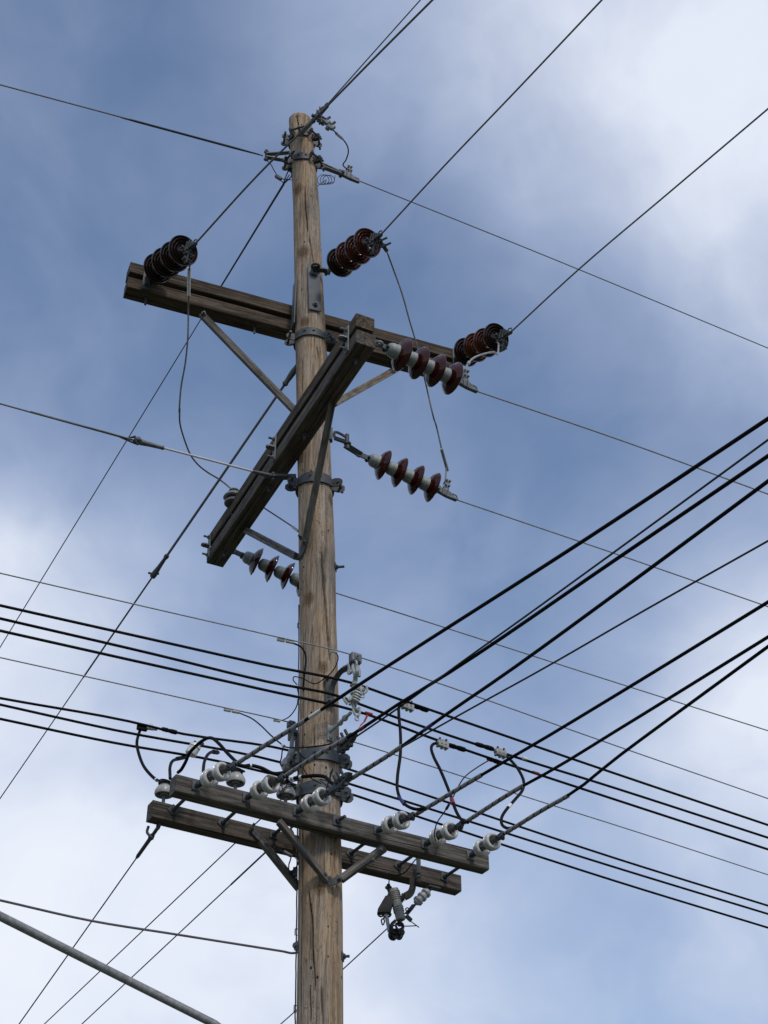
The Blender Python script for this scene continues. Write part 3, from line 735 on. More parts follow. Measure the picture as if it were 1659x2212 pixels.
# brackets tying the end strings to the upper beams
for key, lab in (('U1', 'steel standoff bracket behind the near-black insulators at the left beam end'), ('U3', 'steel standoff bracket behind the mixed insulators at the right beam end')):
    s0 = ends[key][2]; f0 = s0-UN*(s0-UA).dot(UN)
    b = MB(); b.box(frame(V((f0.x, f0.y, UZ-HB-GAP/2))-UN*.006, UD), (.06, .012, .26), .002); b.strap([f0-UN*.005, s0+(s0-f0).normalized()*.03], .05, .014, UP)
    b.bolt(V((f0.x, f0.y, UZ-.06))-UN*.01, -UN, .04); b.bolt(V((f0.x, f0.y, UZ-HB-GAP-.06))-UN*.01, -UN, .04)
    single('standoff_bracket', b, M['galv_dark'], lab, 'bracket', 'standoff brackets', f0)
for key, lab in (('M1', 'short shackle linking the near end of the middle crossarm to its insulators'), ('M3', 'short shackle linking the low end of the middle crossarm to its insulators')):
    s0 = ends[key][2]; f0 = s0-MN*((s0-MA).dot(MN)-.148)
    b = MB(); b.cyl(f0-MN*.02, f0+MN*.05, .012); b.nut(f0-MN*.0, MN, .022, .016); b.torus(f0+MN*.07, UP, .024, .009); b.strap([f0+MN*.06, s0+ends[key][3]*.02], .03, .014, UP)
    single('shackle', b, M['galv_light'], lab, 'shackle', 'shackles', f0)
# long strap from the pole to the middle string
b = MB(); s0 = ends['M2'][2]; a0 = PY(*z('R5', 185, 345), YP-.02); a1 = PY(*z('R5', 300, 385), YP+.0)
wv = (s0-a0).cross(a0-EYE).normalized(); b.strap([a0, a1, a0.lerp(s0, .5), s0], .034, .018, wv); b.strap([a0.lerp(s0, .45), a0.lerp(s0, .55), s0+ends['M2'][3]*.02], .05, .022, wv)
b.loop(crom([a0+UP*.0, a0+V((.0, 0, .06)), a1+V((.0, 0, .05)), a1+V((.02, 0, .025)), a1+V((.015, 0, 0)), a1], 3)[:-1], .011, 6); b.lathe([(-.03, 0), (-.03, .017), (.04, .017), (.04, 0)], a1+V((.015, 0, .03)), UP, 12); b.bolt(a1+V((.02, 0, -.01)), -UP, .06, .015); b.box(frame(a0+V((-.03, 0, .03)), V((1, 0, 0))), (.03, .05, .12), .006)
single('strap_link', b, M['galv_dark'], 'long grey strap link between the pole and the middle insulator string', 'strap link', None, a0)

# side arms on the upper bands
def twin_arm(p0, p1, label, w=.04):
    t = thing('band_arm', label, 'band arm', p0, 'twin-strap arms on the top bands'); d = (p1-p0).normalized(); s_ = UP.cross(d).normalized()
    for sg in (-1, 1):
        b = MB(); o = (s_*.3+UP*.9).normalized()*sg
        b.strap([p0+o*.045, p0.lerp(p1, .6)+o*.026, p1+o*.016], w, .011, s_); b.build('strap', M['galv'], t)
    b = MB(); o = (s_*.3+UP*.9).normalized(); b.cyl(p1-o*.05, p1+o*.06, .013); b.nut(p1+o*.03, o, .022, .016); b.nut(p1-o*.045, o, .022, .016); b.build('pin', M['galv_dark'], t)
    return t
c338, r338 = pole_px(340)
lw = PZ(*z('R1', 272, 645), c338.z); lp = c338+(lw-c338).normalized()*(r338+.01)
twin_arm(lp, lw, 'twin-strap arm on the left of the pole near its top')
rw = PZ(*z('R1', 1080, 835), c338.z); rp = c338+(rw-c338).normalized()*(r338+.01)
twin_arm(rp, rw, 'twin-strap arm on the right of the pole near its top')
c287, r287 = pole_px(290)
tw = PZ(*z('R1', 800, 235), c287.z+.02); tp = c287+(tw-c287).normalized()*(r287+.0)
tw = PY(*z('R1', 800, 240), YP-.62); tp = on_pole(*z('R1', 650, 400), .02)
twin_arm(tp, tw, 'twin-strap arm reaching toward the viewer from the pole top', .036)
def lone_clamp(p, u, label, pad=True, flip=1):
    t = thing('dead_end_clamp', label, 'wire clamp'); t['local'] = 1; clamp_parts(t, 0, flip, pad); t.matrix_basis = frame(p, u); t['group'] = 'dead-end clamps near the pole top'; return t

# ------------------------------------------------------------------ wires
def ext(pts, Ln, both=False):
    pts = [V(p) for p in pts]; pts.append(pts[-1]+(pts[-1]-pts[-2]).normalized()*Ln)
    if both: pts.insert(0, pts[0]+(pts[0]-pts[1]).normalized()*Ln)
    return pts
def wire(name, pts, r, m, label, cat, group, n=8, smooth=6, grips=()):
    p = crom(pts, smooth) if smooth else pts
    b = MB(); b.tube(p, r, n)
    return single(name, b, M[m], label, cat, group, p[0])
def sagpts(p, q, k=6, sag=.0):
    return [p.lerp(q, i/k)-UP*sag*4*(i/k)*(1-i/k) for i in range(k+1)]
GW = 'bare overhead wires'
# top wires
w1 = lw+(lw-c338).normalized()*.03
wire('overhead_wire', ext([w1, PZ(280, 258, c338.z), PZ(0, 183, c338.z)], 14), .0065, 'alu_dark', 'thin bare wire running off to the left from the pole top', 'wire', GW)
b = MB(); gb = w1.lerp(PZ(0, 183, c338.z), .55)
b.tube([w1, w1.lerp(gb, .2), w1.lerp(gb, .9), gb], [.006, .0105, .0105, .007], 8); single('wire_grip', b, M['steel_guy'], 'dark helical grip on the wire leaving left from the pole top', 'wire grip', None, w1)
u_r = (PZ(1300, 607, c338.z)-rw).normalized()
cl_r = lone_clamp(rw+u_r*.0, u_r, 'dead-end clamp at the tip of the right arm near the pole top')
r0 = rw+u_r*.19
wire('overhead_wire', ext([r0, PZ(1200, 561.5, c338.z-.02), PZ(1659, 752, c338.z-.06)], 25), .0052, 'alu_dark', 'topmost bare wire running down to the right from the pole top', 'wire', GW)
u_t = (PZ(908, 0, tw.z)-tw).normalized()
cl_t = lone_clamp(tw, u_t, 'dead-end clamp against the sky just right of the pole top', True, -1)
wire('overhead_wire', ext([tw+u_t*.18, PZ(800, 121, tw.z), PZ(908, 0, tw.z)], 14), .0056, 'alu_dark', 'thinner of the two wires leaving the pole top toward the upper edge', 'wire', GW)
for key, pxs, lab, r_ in (('U1', [(560, 375), (690, 246), (812, 122), (934, 0)], 'bare wire from the near-black insulators crossing in front of the pole top', .0078),
                          ('U2', [(960, 358), (1130, 180), (1300, 0)], 'bare wire rising from the dark red insulators beside the pole', .0068),
                          ('U3', [(1250, 582), (1450, 412), (1659, 235)], 'bare wire rising to the right edge from the mixed orange insulators', .0066)):
    e = ends[key][0]; zz = e.z
    wire('overhead_wire', ext([e]+[PZ(*p, zz) for p in pxs], 14), r_, 'alu_dark', lab, 'wire', GW)
for key, pxs, lab in (('M1', [(1329.9, 947.2), (1659, 1067.3)], 'bare wire leaving the upper red brown insulators to the right'),
                      ('M2', [(1329.9, 1196.3), (1659, 1310.5)], 'bare wire leaving the strap-hung red brown insulators to the right')):
    e = ends[key][0]
    wire('overhead_wire', ext([e]+[PZ(*p, e.z-.02*i) for i, p in enumerate(pxs)], 25), .0056, 'alu', lab, 'wire', GW)
e = ends['M3'][0]
wire('overhead_wire', ext([PZ(690, 1270, e.z), PZ(727, 1281.5, e.z), PZ(1329.9, 1474.2, e.z-.02), PZ(1659, 1578.4, e.z-.06)], 25), .0058, 'alu', 'bare wire emerging from behind the pole below its middle and running right', 'wire', GW)
# left tension wire on a pale link rod
c1031, r1031 = pole_px(1031)
k0 = PZ(*z('R4', 775, 775), c1031.z); k1 = PZ(*z('L2', 1000, 438), c1031.z); kd = (k1-k0).normalized()
t = thing('tension_link', 'pale fibreglass link rod crossing under the middle crossarm to the left', 'link rod', k0)
b = MB(); b.cyl(k0+kd*.16, k1-kd*.18, .0085, 10); b.build('rod', M['rod'], t)
b = MB(); pb = c1031+(k0-c1031).normalized()*(r1031+.01)
b.strap([pb, pb.lerp(k0, .6), k0], .05, .022, UP.cross(kd)); b.lathe([(0, .012), (.02, .02), (.05, .02), (.16, .012), (.17, .008)], k0, kd, 14); b.cyl(k0-UP*.03, k0+UP*.035, .012); b.nut(k0+UP*.02, UP, .02); b.build('clevis', M['galv_dark'], t)
b = MB(); b.lathe([(0, .0), (0, .02), (.03, .024), (.08, .019), (.18, .015), (.19, .018), (.2, .014), (.2, 0)], k1+kd*.0, -kd, 14); b.torus(k1+kd*.0, UP, .026, .011); b.cyl(k1-UP*.03, k1+UP*.035, .011); b.nut(k1+UP*.02, UP, .018); b.build('end_fitting', M['galv'], t)
wire('overhead_wire', ext([k1+kd*.02, PZ(*z('L2', 880, 403), c1031.z), PZ(*z('L2', 220, 226), c1031.z), PZ(0, 872, c1031.z)], 12), .0062, 'alu_dark', 'bare wire at mid height tied to the pale link rod and leaving left', 'wire', GW)
b = MB(); g0 = PZ(*z('L2', 985, 455), c1031.z); g1 = PZ(*z('L2', 860, 400), c1031.z); g2 = PZ(*z('L2', 220, 224), c1031.z)
b.tube([g0, g1, g1.lerp(g2, .5), g2], .0085, 8)
for k in range(4): b.tube([g1+V((.02, 0, .0)), g1.lerp(g0, .5)+V((0, 0, .02)), PZ(*z('L2', 985, 398+5*k), c1031.z)], .003, 5)
single('wire_grip', b, M['alu_dark'], 'frayed helical wire grip beside the pale link rod clevis', 'wire grip', None, g0)

# ------------------------------------------------------------------ bracket, messenger and covered cables (near side)
def cable_bracket(base, head, label, hs=1.0):
    t = thing('messenger_bracket', label, 'bracket', base, 'messenger brackets')
    d = head-base
    b = MB(); b.strap(crom([base-UP*.10, base+d*.12-UP*.02, base+d*.45+UP*.02, base+d*.75-UP*.01, head-UP*.03], 5), .036*hs, .032*hs, d.cross(EYE-base)); b.build('arm', M['galv_dark'], t)
    b = MB(); b.box(frame(base-UP*.05, UP, V((0, -1, 0))), (.22, .062*hs, .03), .006); b.bolt(base-UP*.13+V((0, -.015, 0)), V((0, -1, 0)), .03); b.bolt(base+UP*.05+V((-.02, -.015, 0)), V((0, -1, 0)), .03); b.build('base_plate', M['galv_dark'], t)
    b = MB(); b.box(frame(head, FD), (.082*hs, .055, .078*hs), .018, 4); b.torus(head-FN*.03, FN, .012, .005); b.box(frame(head-FN*.03-UP*.025, FD), (.045, .008, .005)); b.build('head', M['galv'], t)
    return t
hd = PY(*z('T3', 730, 335), YP-.36); bs = on_pole(*z('T3', 120, 980), .02)
cable_bracket(bs, hd, 'dark bracket holding a round-cornered grey head right of the pole')
zm = hd.z
def rcable(pxs, zz, r, m, label, cat, group, sag=.05, k=14, tape=None):
    P = [PZ(*p, zz) for p in pxs[:-1]] + [PZ(*pxs[-1], zz-sag)]
    o = wire('covered_cable' if m == 'black' else 'overhead_wire', ext([P[0]+(P[0]-P[1]).normalized()*k]+P, 25), r, m, label, cat, group, 10)
    if tape:
        b = MB(); b.tube([PZ(*tape[0], zz), PZ(*tape[1], zz)], r*1.2, 10); b.build('tape_mark', M[tape[2]], o)
    return o
rcable([(0, 1238), z('L1', 1659, 540), z('S2', 130, 190), z('S2', 1080, 415), z('S2', 1240, 465), (1329.9, 1610.7), (1659, 1725)], zm+.02, .0046, 'alu', 'thin bare messenger wire held by the bracket head right of the pole', 'wire', GW)
GC = 'black covered cables along the street'
c1z, c3z = zm-.17, zm-.36
rcable([(0, 1307.8), (329.2, 1381.6), (576, 1436.7), (757.9, 1474.7), z('S4', 290, 245), (1329.9, 1671.3), (1659, 1782.2)], c1z, .0095, 'black', 'top black cable of the upper street trio passing in front of the pole', 'cable', GC)
rcable([(0, 1336), (329.2, 1412.4), (576, 1472.2), (741, 1507), (774.4, 1520), z('S4', 1020, 670), (1329.9, 1702.8), (1659, 1809.6)], zm-.22, .0095, 'black', 'middle black cable of the upper street trio passing in front of the pole', 'cable', GC, tape=(z('S4', 1440, 793), z('S4', 1478, 802), 'white_tape'))
rcable([(0, 1362.4), (329.2, 1436.2), (576, 1491.3), (757.9, 1532.6), z('S4', 640, 625), (1054.8, 1636.7), (1329.9, 1727.6), (1659, 1834.8)], zm-.30, .0095, 'black', 'bottom black cable of the upper street trio passing in front of the pole', 'cable', GC, tape=(z('S4', 1535, 925), z('S4', 1590, 942), 'red'))
b = MB(); q0 = PZ(*z('S2', 1325, 1195), zm-.30); wv_ = FD*.014; rb_ = [q0, q0+(PY(*z('S2', 1275, 1300), q0.y-.05)-q0), PY(*z('S2', 1225, 1350), q0.y-.08), PY(*z('S2', 1200, 1390), q0.y-.1)]
for a_, b_, w0, w1 in ((rb_[0], rb_[1], .02, .014), (rb_[1], rb_[2], .012, .005), (rb_[2], rb_[3], .005, .004)): b.strap([a_, a_.lerp(b_, .5), b_], w0*.7, .003, FD)
b.tube([q0-FD*.02, q0+FD*.03], .0125, 10)
single('tape_strip', b, M['red'], 'loose strip of red tape hanging from the bottom near-side cable by the pole', 'tape', None, q0)
# far-side bracket with its own messenger and trio behind the pole
hd2 = PY(*z('S1', 1445, 425), YP+.26); bs2 = PY(*z('S1', 1500, 560), YP+.12)
cable_bracket(bs2, hd2, 'small dark bracket on the left of the pole behind the wrapped cable', .7)
zm2 = hd2.z
rcable([(0, 1420.3), z('S1', 0, 80), z('S1', 890, 280), z('S1', 1420, 400), z('S2', 1140, 1565), z('S4', 0, 685), z('S4', 1659, 1215), (1329.9, 1782.4), (1659, 1889.6)], zm2, .0046, 'alu', 'thin bare wire passing behind the pole between the two cable trios', 'wire', GW)
rcable([(0, 1508), z('L1', 1659, 1830), z('S1', 390, 460), z('S1', 1460, 640), z('S3', 880, 490), z('S3', 1659, 750), (1329.9, 1854.2), (1659, 1956.4)], zm2-.10, .009, 'black', 'top black cable of the lower street trio passing behind the pole', 'cable', GC)
rcable([(0, 1522), z('S1', 0, 465), z('S1', 1380, 735), z('S3', 890, 650), z('S3', 1659, 890), (1329.9, 1874), (1659, 1974.3)], zm2-.22, .009, 'black', 'middle black cable of the lower street trio passing behind the pole', 'cable', GC)
rcable([(0, 1552.8), z('S1', 0, 570), z('S1', 850, 720), z('S1', 1250, 815), z('S3', 850, 745), z('S3', 1450, 945), (1329.9, 1903.4), (1659, 2004)], zm2-.27, .009, 'black', 'bottom black cable of the lower street trio passing behind the pole', 'cable', GC)

# cable spacer hanging from the near bracket
def T3(x, y, dy=0.0): return PY(*z('T3', x, y), hd.y+dy)
t = thing('cable_spacer', 'pale polymer spacer hanging from the bracket right of the pole', 'cable spacer', hd-UP*.07, 'cable spacers')
b = MB(); b.tube(crom([T3(700, 480), T3(690, 600, -.02), T3(735, 700, -.03), T3(730, 880)], 5), .0165, 10); b.build('hanger', M['white_poly'], t)
b = MB(); b.tube(crom([T3(730, 470), T3(780, 540, -.04), T3(775, 660, -.05), T3(740, 760, -.03)], 5), .014, 8); b.torus(T3(712, 490, -.02), FD, .03, .008); b.tube(crom([T3(560, 450), T3(585, 540), T3(575, 690), T3(640, 660)], 4), .010, 8); b.tube(crom([T3(780, 500), T3(820, 600), T3(825, 760)], 4), .011, 8); b.build('hook', M['galv_light'], t)
b = MB(); ax = (T3(700, 1480)-T3(720, 880)).normalized(); Ls = (T3(700, 1480)-T3(720, 880)).length; pr = [(0, 0), (0, .018)]
for i in range(5): x = Ls*(.12+.17*i); pr += [(x, .019), (x+.010, .033-.002*i), (x+.018, .019)]
pr += [(Ls, .017), (Ls, 0)]; b.lathe(pr, T3(720, 880), ax, 18); b.build('shed_body', M['white_poly'], t)
for (cx, cy, dx, dy_) in ((935, 1080, -30, 90), (540, 1340, 30, 100), (760, 1600, 10, 120)):
    b = MB(); p = T3(cx, cy, -.02); q = T3(cx+dx, cy+dy_, -.02)
    for sg in (-1, 1): b.tube(crom([p+FD*.021*sg+UP*.035, p+FD*.024*sg, q+FD*.008*sg], 4), .0085, 8)
    b.box(frame(p.lerp(T3(720, cy-60), .45), T3(720, cy-60)-p), ((T3(720, cy-60)-p).length, .036, .026), .006); b.build('cable_clip', M['white_poly'], t)
    if cx != 540:
        b = MB(); b.torus(q-UP*.02, FN, .0135, .004); b.build('pull_ring', M['galv_light'], t)
b = MB()
for i in range(4): p = T3(800-20*i, 1160+60*i, -.05); b.lathe([(-.01, .0), (-.01, .02), (0, .032), (.01, .02), (.01, 0)], p, V((.5, -.3, .9)), 14)
b.build('latch', M['white_poly'], t)
t = thing('sway_arm', 'pale insulated sway arm bolted to the pole and reaching up to the spacer', 'sway arm', on_pole(*z('T2', 1080, 560), .01))
s0 = on_pole(*z('T2', 1075, 490), .015); s1 = T3(620, 1640)
b = MB(); b.tube([s0, s1], .0115, 10); b.build('rod', M['white_poly'], t)
b = MB(); dd = (s1-s0)
for f in (.48, .72): b.lathe([(-.02, .012), (-.012, .019), (0, .0215), (.012, .019), (.02, .012)], s0+dd*f, dd, 16)
b.build('shed', M['white_poly'], t)
b = MB(); nn = pole_dir(ang_at(*z('T2', 1075, 520))[0]); pb = on_pole(*z('T2', 1075, 520), .01); b.box(frame(pb, UP, nn), (.115, .048, .018), .005); b.bolt(pb-UP*.035+nn*.006, nn, .018, .009); b.build('base_plate', M['galv_light'], t)
# far spacer (mostly hidden)
t = thing('cable_spacer', 'grey polymer spacer hanging on the left behind the wrapped cable', 'cable spacer', hd2, 'cable spacers')
def T2p(x, y, Y=None): return PY(*z('T2', x, y), Y or hd2.y)
b = MB(); b.tube(crom([T2p(370, 470), T2p(350, 620), T2p(345, 800), T2p(400, 880), T2p(440, 1010), T2p(490, 1120)], 5), [.016]*10+[.013]*10+[.007]*6, 10); b.build('hanger', M['white_poly'], t)
b = MB(); b.tube(crom([T2p(320, 640), T2p(350, 500), T2p(400, 480), T2p(440, 600), T2p(430, 660)], 5), .015, 8); b.tube([T2p(290, 470), T2p(290, 660)], .012); b.build('hook', M['galv'], t)
b = MB(); b.box(frame(T2p(330, 940), V((.3, 0, 1))), (.10, .05, .06), .02, 3); b.lathe([(-.03, 0), (-.03, .05), (-.01, .062), (.02, .055), (.04, .03), (.04, 0)], T2p(280, 1110), V((-.4, -.9, .2)), 20); b.build('shed_body', M['fuse_grey'], t)

# ------------------------------------------------------------------ white strain insulators and wrapped cables toward the viewer
BELL = [(.0, .012), (.0, .028), (.004, .044), (.009, .053), (.013, .054), (.0155, .049), (.0185, .049), (.022, .0555), (.026, .0565), (.0295, .051), (.0325, .051), (.036, .0575), (.044, .0595), (.054, .058), (.060, .053), (.062, .046), (.060, .040), (.054, .035), (.03, .031), (.022, .026), (.022, 0)]
si = thing('strain_insulator', '', 'insulator'); si['local'] = 1
def bell_parts():
    b = MB(); b.cyl((-.02, 0, 0), (.08, 0, 0), .013); b.box(Matrix.Translation((.035, 0, 0)), (.075, .032, .028), .006); b.nut((-.0, 0, 0), (1, 0, 0), .02, .018); b.cyl((.06, -.028, .0), (.06, .028, .0), .008); b.build('eye_bolt', M['galv_dark'], si)
    b = MB(); b.box(Matrix.Translation((-.012, 0, 0)), (.007, .058, .058), .0015); b.build('square_washer', M['galv'], si)
    for x in (.082, .198):
        b = MB(); b.lathe(BELL, V((x, 0, 0)), V((1, 0, 0)), 36); o = b.build('bell', M['white_glaze'], si)
        b = MB(); b.lathe([(.0, 0), (.0, .024), (.028, .022), (.03, .014), (.085, .012), (.09, .017), (.112, .017), (.112, 0)], V((x, 0, 0)), V((1, 0, 0)), 12); b.cyl((x+.05, -.026, 0), (x+.05, .026, 0), .007); b.build('pin', M['galv_dark'], o)
    b = MB(); b.prism([(.29, -.015), (.335, -.020), (.365, -.01), (.365, .012), (.33, .020), (.29, .015)], Matrix(), .026, .004); b.cyl((.315, -.03, 0), (.315, .03, 0), .008); b.nut((.315, .022, 0), (0, 1, 0), .014); b.torus((.345, 0, 0), V((0, 1, 0)), .021, .008); b.build('clevis', M['galv_dark'], si)
bell_parts()
SI = [('A', z('S1', 668, 925), z('S1', 890, 800), 'white double-bell strain insulator nearest the left end of the front timber'),
      ('B', z('S1', 1080, 1020), z('S1', 1290, 900), 'white double-bell strain insulator second from the left on the front timber'),
      ('C', z('S3', 330, 960), z('S3', 615, 785), 'white double-bell strain insulator right in front of the pole'),
      ('D', z('S3', 1205, 1165), z('S5', 560, 305), 'white double-bell strain insulator first to the right of the pole'),
      ('E', z('S5', 765, 535), z('S5', 1010, 400), 'white double-bell strain insulator second from the right end of the front timber'),
      ('F', z('S5', 1190, 640), z('S5', 1405, 500), 'white double-bell strain insulator at the right end of the front timber')]
sie = {}
for i, (k, wp, fp, lab) in enumerate(SI):
    p0 = fF(*wp)-FN*.016; f = along(p0, *fp, .25, True); u = (f-p0).normalized(); m_ = frame(p0, u)
    print('SI', k, [round(v, 2) for v in u])
    sie[k] = (p0+u*.365, u)
    if i == 0: si.matrix_basis = m_; si['label'] = lab; si['group'] = 'white strain insulators on the front timber'
    else: dup(si, m_, lab, 'white strain insulators on the front timber')
def wrapped(name, start, pxs, wrap_from, wrap_to, r, label, group, tapes=(), reach=16):
    """covered cable dead-ended by a grey helical grip; distances along it in metres"""
    zz = start.z; P = [start]+[PZ(*p, zz+.0*i) for i, p in enumerate(pxs)]
    P = ext(P, reach); C_ = crom(P, 24); pts = [C_[0]]; acc_ = 0
    step = .0042; wpts = []; d = 0.0; out = []
    # resample the wrapped stretch finely, the rest coarsely
    cum = [0]
    for a, b_ in zip(C_, C_[1:]): cum.append(cum[-1]+(b_-a).length)
    def at(s):
        for i in range(len(cum)-1):
            if s <= cum[i+1]:
                f = (s-cum[i])/max(1e-9, cum[i+1]-cum[i]); return C_[i].lerp(C_[i+1], f)
        return C_[-1]
    t = thing(name, label, 'cable', P[0], group)
    coarse = [at(s) for s in [wrap_from*.0]+[cum[-1]*i/90 for i in range(1, 91)]]
    b = MB(); b.tube(coarse, r, 10); b.build('jacket', M['black'], t)
    n = 16; k = int((wrap_to-wrap_from)/step); pitch = .072
    ph = lambda i, j: ((i*step/pitch+j/n) % 1.0)
    b = MB()
    b.tube([at(wrap_from+i*step) for i in range(k+1)], r, n, radf=lambda i, j: r*(1.42 if ph(i, j) < .84 else 1.12)*(1.0 if i > 2 else .9))
    o = b.build('helical_grip', [M['wrap'], M['black']], t, angle=80)
    q = o.data.polygons
    for f in q:
        if f.index < k*n:
            i, j = divmod(f.index, n)
            if not ph(i+.5, j+.5) < .86: f.material_index = 1
    for (s0, s1, mt) in tapes:
        b = MB(); b.tube([at(s0+(s1-s0)*i/4) for i in range(5)], r*1.12, 10); b.build('tape_mark', M[mt], t)
    print('WRAP', label[:30], round(cum[-1], 1)); return t
GT = 'wrapped cables dead-ended on the front timber'
def dist(a, px): return (PZ(*px, a.z)-a).length
s = sie['A'][0]; wA = dist(s, z('S1', 1560, 385)); wA2 = dist(s, z('S1', 1590, 360))
wrapped('covered_cable', s, [z('S1', 1240, 585), z('S1', 1560, 385), (776, 1479), (1329.9, 1122.8), (1659, 904.6)], .02, wA, .0098, 'wrapped black cable from the leftmost white insulator, crossing the pole highest', GT, [(wA2+.0, wA2+.11, 'white_tape')])
s = sie['B'][0]; wB = dist(s, (748, 1592))
wrapped('covered_cable', s, [z('S3', 560, 335), (750.6, 1593.4), (850.4, 1527.6), (969, 1453.8), (1329.9, 1208.8), (1659, 985)], .02, wB, .0098, 'wrapped black cable from the second white insulator, with a red tape mark', GT, [(dist(s, z('S2', 1190, 1395)), dist(s, z('S2', 1190, 1395))+.05, 'red')])
s = sie['C'][0]; wC = dist(s, (868, 1611))
wrapped('covered_cable', s, [(869.7, 1611), (946, 1555.7), (1094, 1453.8), (1329.9, 1282.6), (1659, 1039.5)], .02, wC, .0098, 'wrapped black cable from the white insulator in front of the pole, with a blue mark', GT, [(dist(s, z('S4', 520, 530)), dist(s, z('S4', 520, 530))+.09, 'blue')])
s = sie['D'][0]
wrapped('covered_cable', s, [(1040.9, 1673.7), (1179.5, 1592.7), (1329.9, 1502), (1659, 1300.6)], .02, dist(s, (1040, 1674)), .0098, 'wrapped black cable from the first white insulator right of the pole', GT)
s = sie['E'][0]
wrapped('covered_cable', s, [(1131, 1696.9), (1179.5, 1673.7-3), (1329.9, 1579.4), (1659, 1376)], .02, dist(s, (1131, 1697)), .0098, 'wrapped black cable from the second-last white insulator on the right', GT)
s = sie['F'][0]
wrapped('covered_cable', s, [(1179.5, 1745.5), (1225, 1720), (1329.9, 1638.5), (1500, 1513), (1659, 1396.8)], .02, dist(s, (1227, 1718)), .0098, 'wrapped black cable from the rightmost white insulator, bending upward', GT)
zt2 = sie['B'][0].z
wire('overhead_wire', ext([PZ(761, 1597, zt2-.02), PZ(861, 1529, zt2-.01), PZ(1000, 1428, zt2), PZ(1130, 1335, zt2+.02), PZ(1329.9, 1190.3, zt2+.02), PZ(1659, 950.2, zt2+.02)], 12), .0052, 'copper_dark', 'thin dark neutral wire leaving the pole close along the red-marked cable', 'wire', 'dark neutral wires toward the viewer')
wire('overhead_wire', ext([PZ(867, 1614.7, zt2-.02), PZ(1045.5, 1515, zt2), PZ(1156.6, 1453.8, zt2), PZ(1395.4, 1316.7, zt2), PZ(1659, 1168.5, zt2)], 12), .0052, 'copper_dark', 'thin dark neutral wire splitting off below the blue-marked cable', 'wire', 'dark neutral wires toward the viewer')

# ------------------------------------------------------------------ pin insulators
pi_ = thing('pin_insulator', '', 'insulator'); pi_['local'] = 1
b = MB(); b.lathe([(.05, .0), (.05, .012), (.002, .014), (-.001, .02), (.003, .025), (.045, .028), (.045, .040), (.006, .047), (.0, .052), (.002, .058), (.014, .062), (.032, .059), (.056, .046), (.064, .034), (.072, .030), (.082, .036), (.094, .036), (.10, .028), (.10, 0)], V((0, 0, 0)), UP, 36); b.build('bell', M['pin_glaze'], pi_)
b = MB(); b.cyl((0, 0, -.11), (0, 0, .02), .011); b.lathe([(-.004, 0), (-.004, .020), (.003, .020)], V((0, 0, 0)), UP, 16); b.nut((0, 0, -.095), UP, .02, .014); b.build('pin', M['galv'], pi_)
b = MB(); b.torus((0, 0, .08), UP, .037, .006); b.torus((0, 0, .092), V((.15, 0, 1)), .038, .005); b.tube(crom([(-.05, .02, .115), (0, .03, .11), (.05, .01, .09), (.02, -.035, .085)], 5), .006, 6); b.build('tie', M['black'], pi_)
GP = 'white pin insulators'
piP = [PP(*z('S1', 405, 1000), BA+BN*.045, BN), PP(*z('S1', 990, 905), FA+FN*.045, FN), PP(*z('S1', 1400, 1010), FA+FN*.045, FN)]
pi_.matrix_basis = Matrix.Translation(piP[0]); pi_['label'] = 'white pin insulator on the left end of the back timber'; pi_['group'] = GP
dup(pi_, Matrix.Translation(piP[1]), 'white pin insulator behind the leftmost double-bell insulator', GP)
dup(pi_, Matrix.Translation(piP[2]), 'white pin insulator just left of the pole between two double-bell insulators', GP)
mp = PP(*z('R4', 400, 1010), MA+MN*.02, MN)
t = thing('pin_insulator', 'dull grey two-tier pin insulator behind the low half of the middle crossarm', 'insulator', mp)
b = MB(); b.lathe([(0, 0), (0, .03), (-.006, .06), (.0, .074), (.012, .076), (.03, .062), (.05, .045), (.046, .075), (.055, .086), (.07, .084), (.092, .065), (.105, .04), (.115, .036), (.125, .046), (.135, .044), (.14, .03), (.14, 0)], mp-UP*.02, UP, 36); b.build('shell', M['green_glaze'], t)
b = MB(); b.cyl(mp-UP*.14, mp, .012); b.build('pin', M['galv_dark'], t)

# ------------------------------------------------------------------ jumpers
GJ = 'jumper cables'
def jumper(pxs, Y0, Y1, r, m, label, tapes=(), end0=None, end1=None, Yf=None, cat='cable', name='jumper_cable', group=GJ):
    n_ = len(pxs)
    P = [PY(*p, (Y0+(Y1-Y0)*i/(n_-1)) if Yf is None else Yf(i/(n_-1))) for i, p in enumerate(pxs)]
    if end0 is not None: P.insert(0, end0)
    if end1 is not None: P.append(end1)
    C_ = crom(P, 8)
    if not tapes:
        b = MB(); b.tube(C_, r, 10); return single(name, b, M[m], label, cat, group, C_[0])
    t = thing(name, label, cat, P[0], group)
    b = MB(); b.tube(C_, r, 10); b.build('jacket', M[m], t)
    for (px, ln, mt, rf) in tapes:
        tgt = min(range(len(C_)), key=lambda i: ((C_[i]-EYE).normalized()-ray(*px).normalized()).length)
        i0, i1 = max(0, tgt-1), min(len(C_)-1, tgt+1); u = (C_[i1]-C_[i0]).normalized(); c_ = C_[tgt]
        b = MB(); b.tube([c_-u*ln/2, c_+u*ln/2], r*rf, 10); b.build('tape_mark' if mt in ('red', 'blue', 'white_tape') else 'sleeve', M[mt], t)
    return t
e = ends['U1'][1]; Yu = e.y
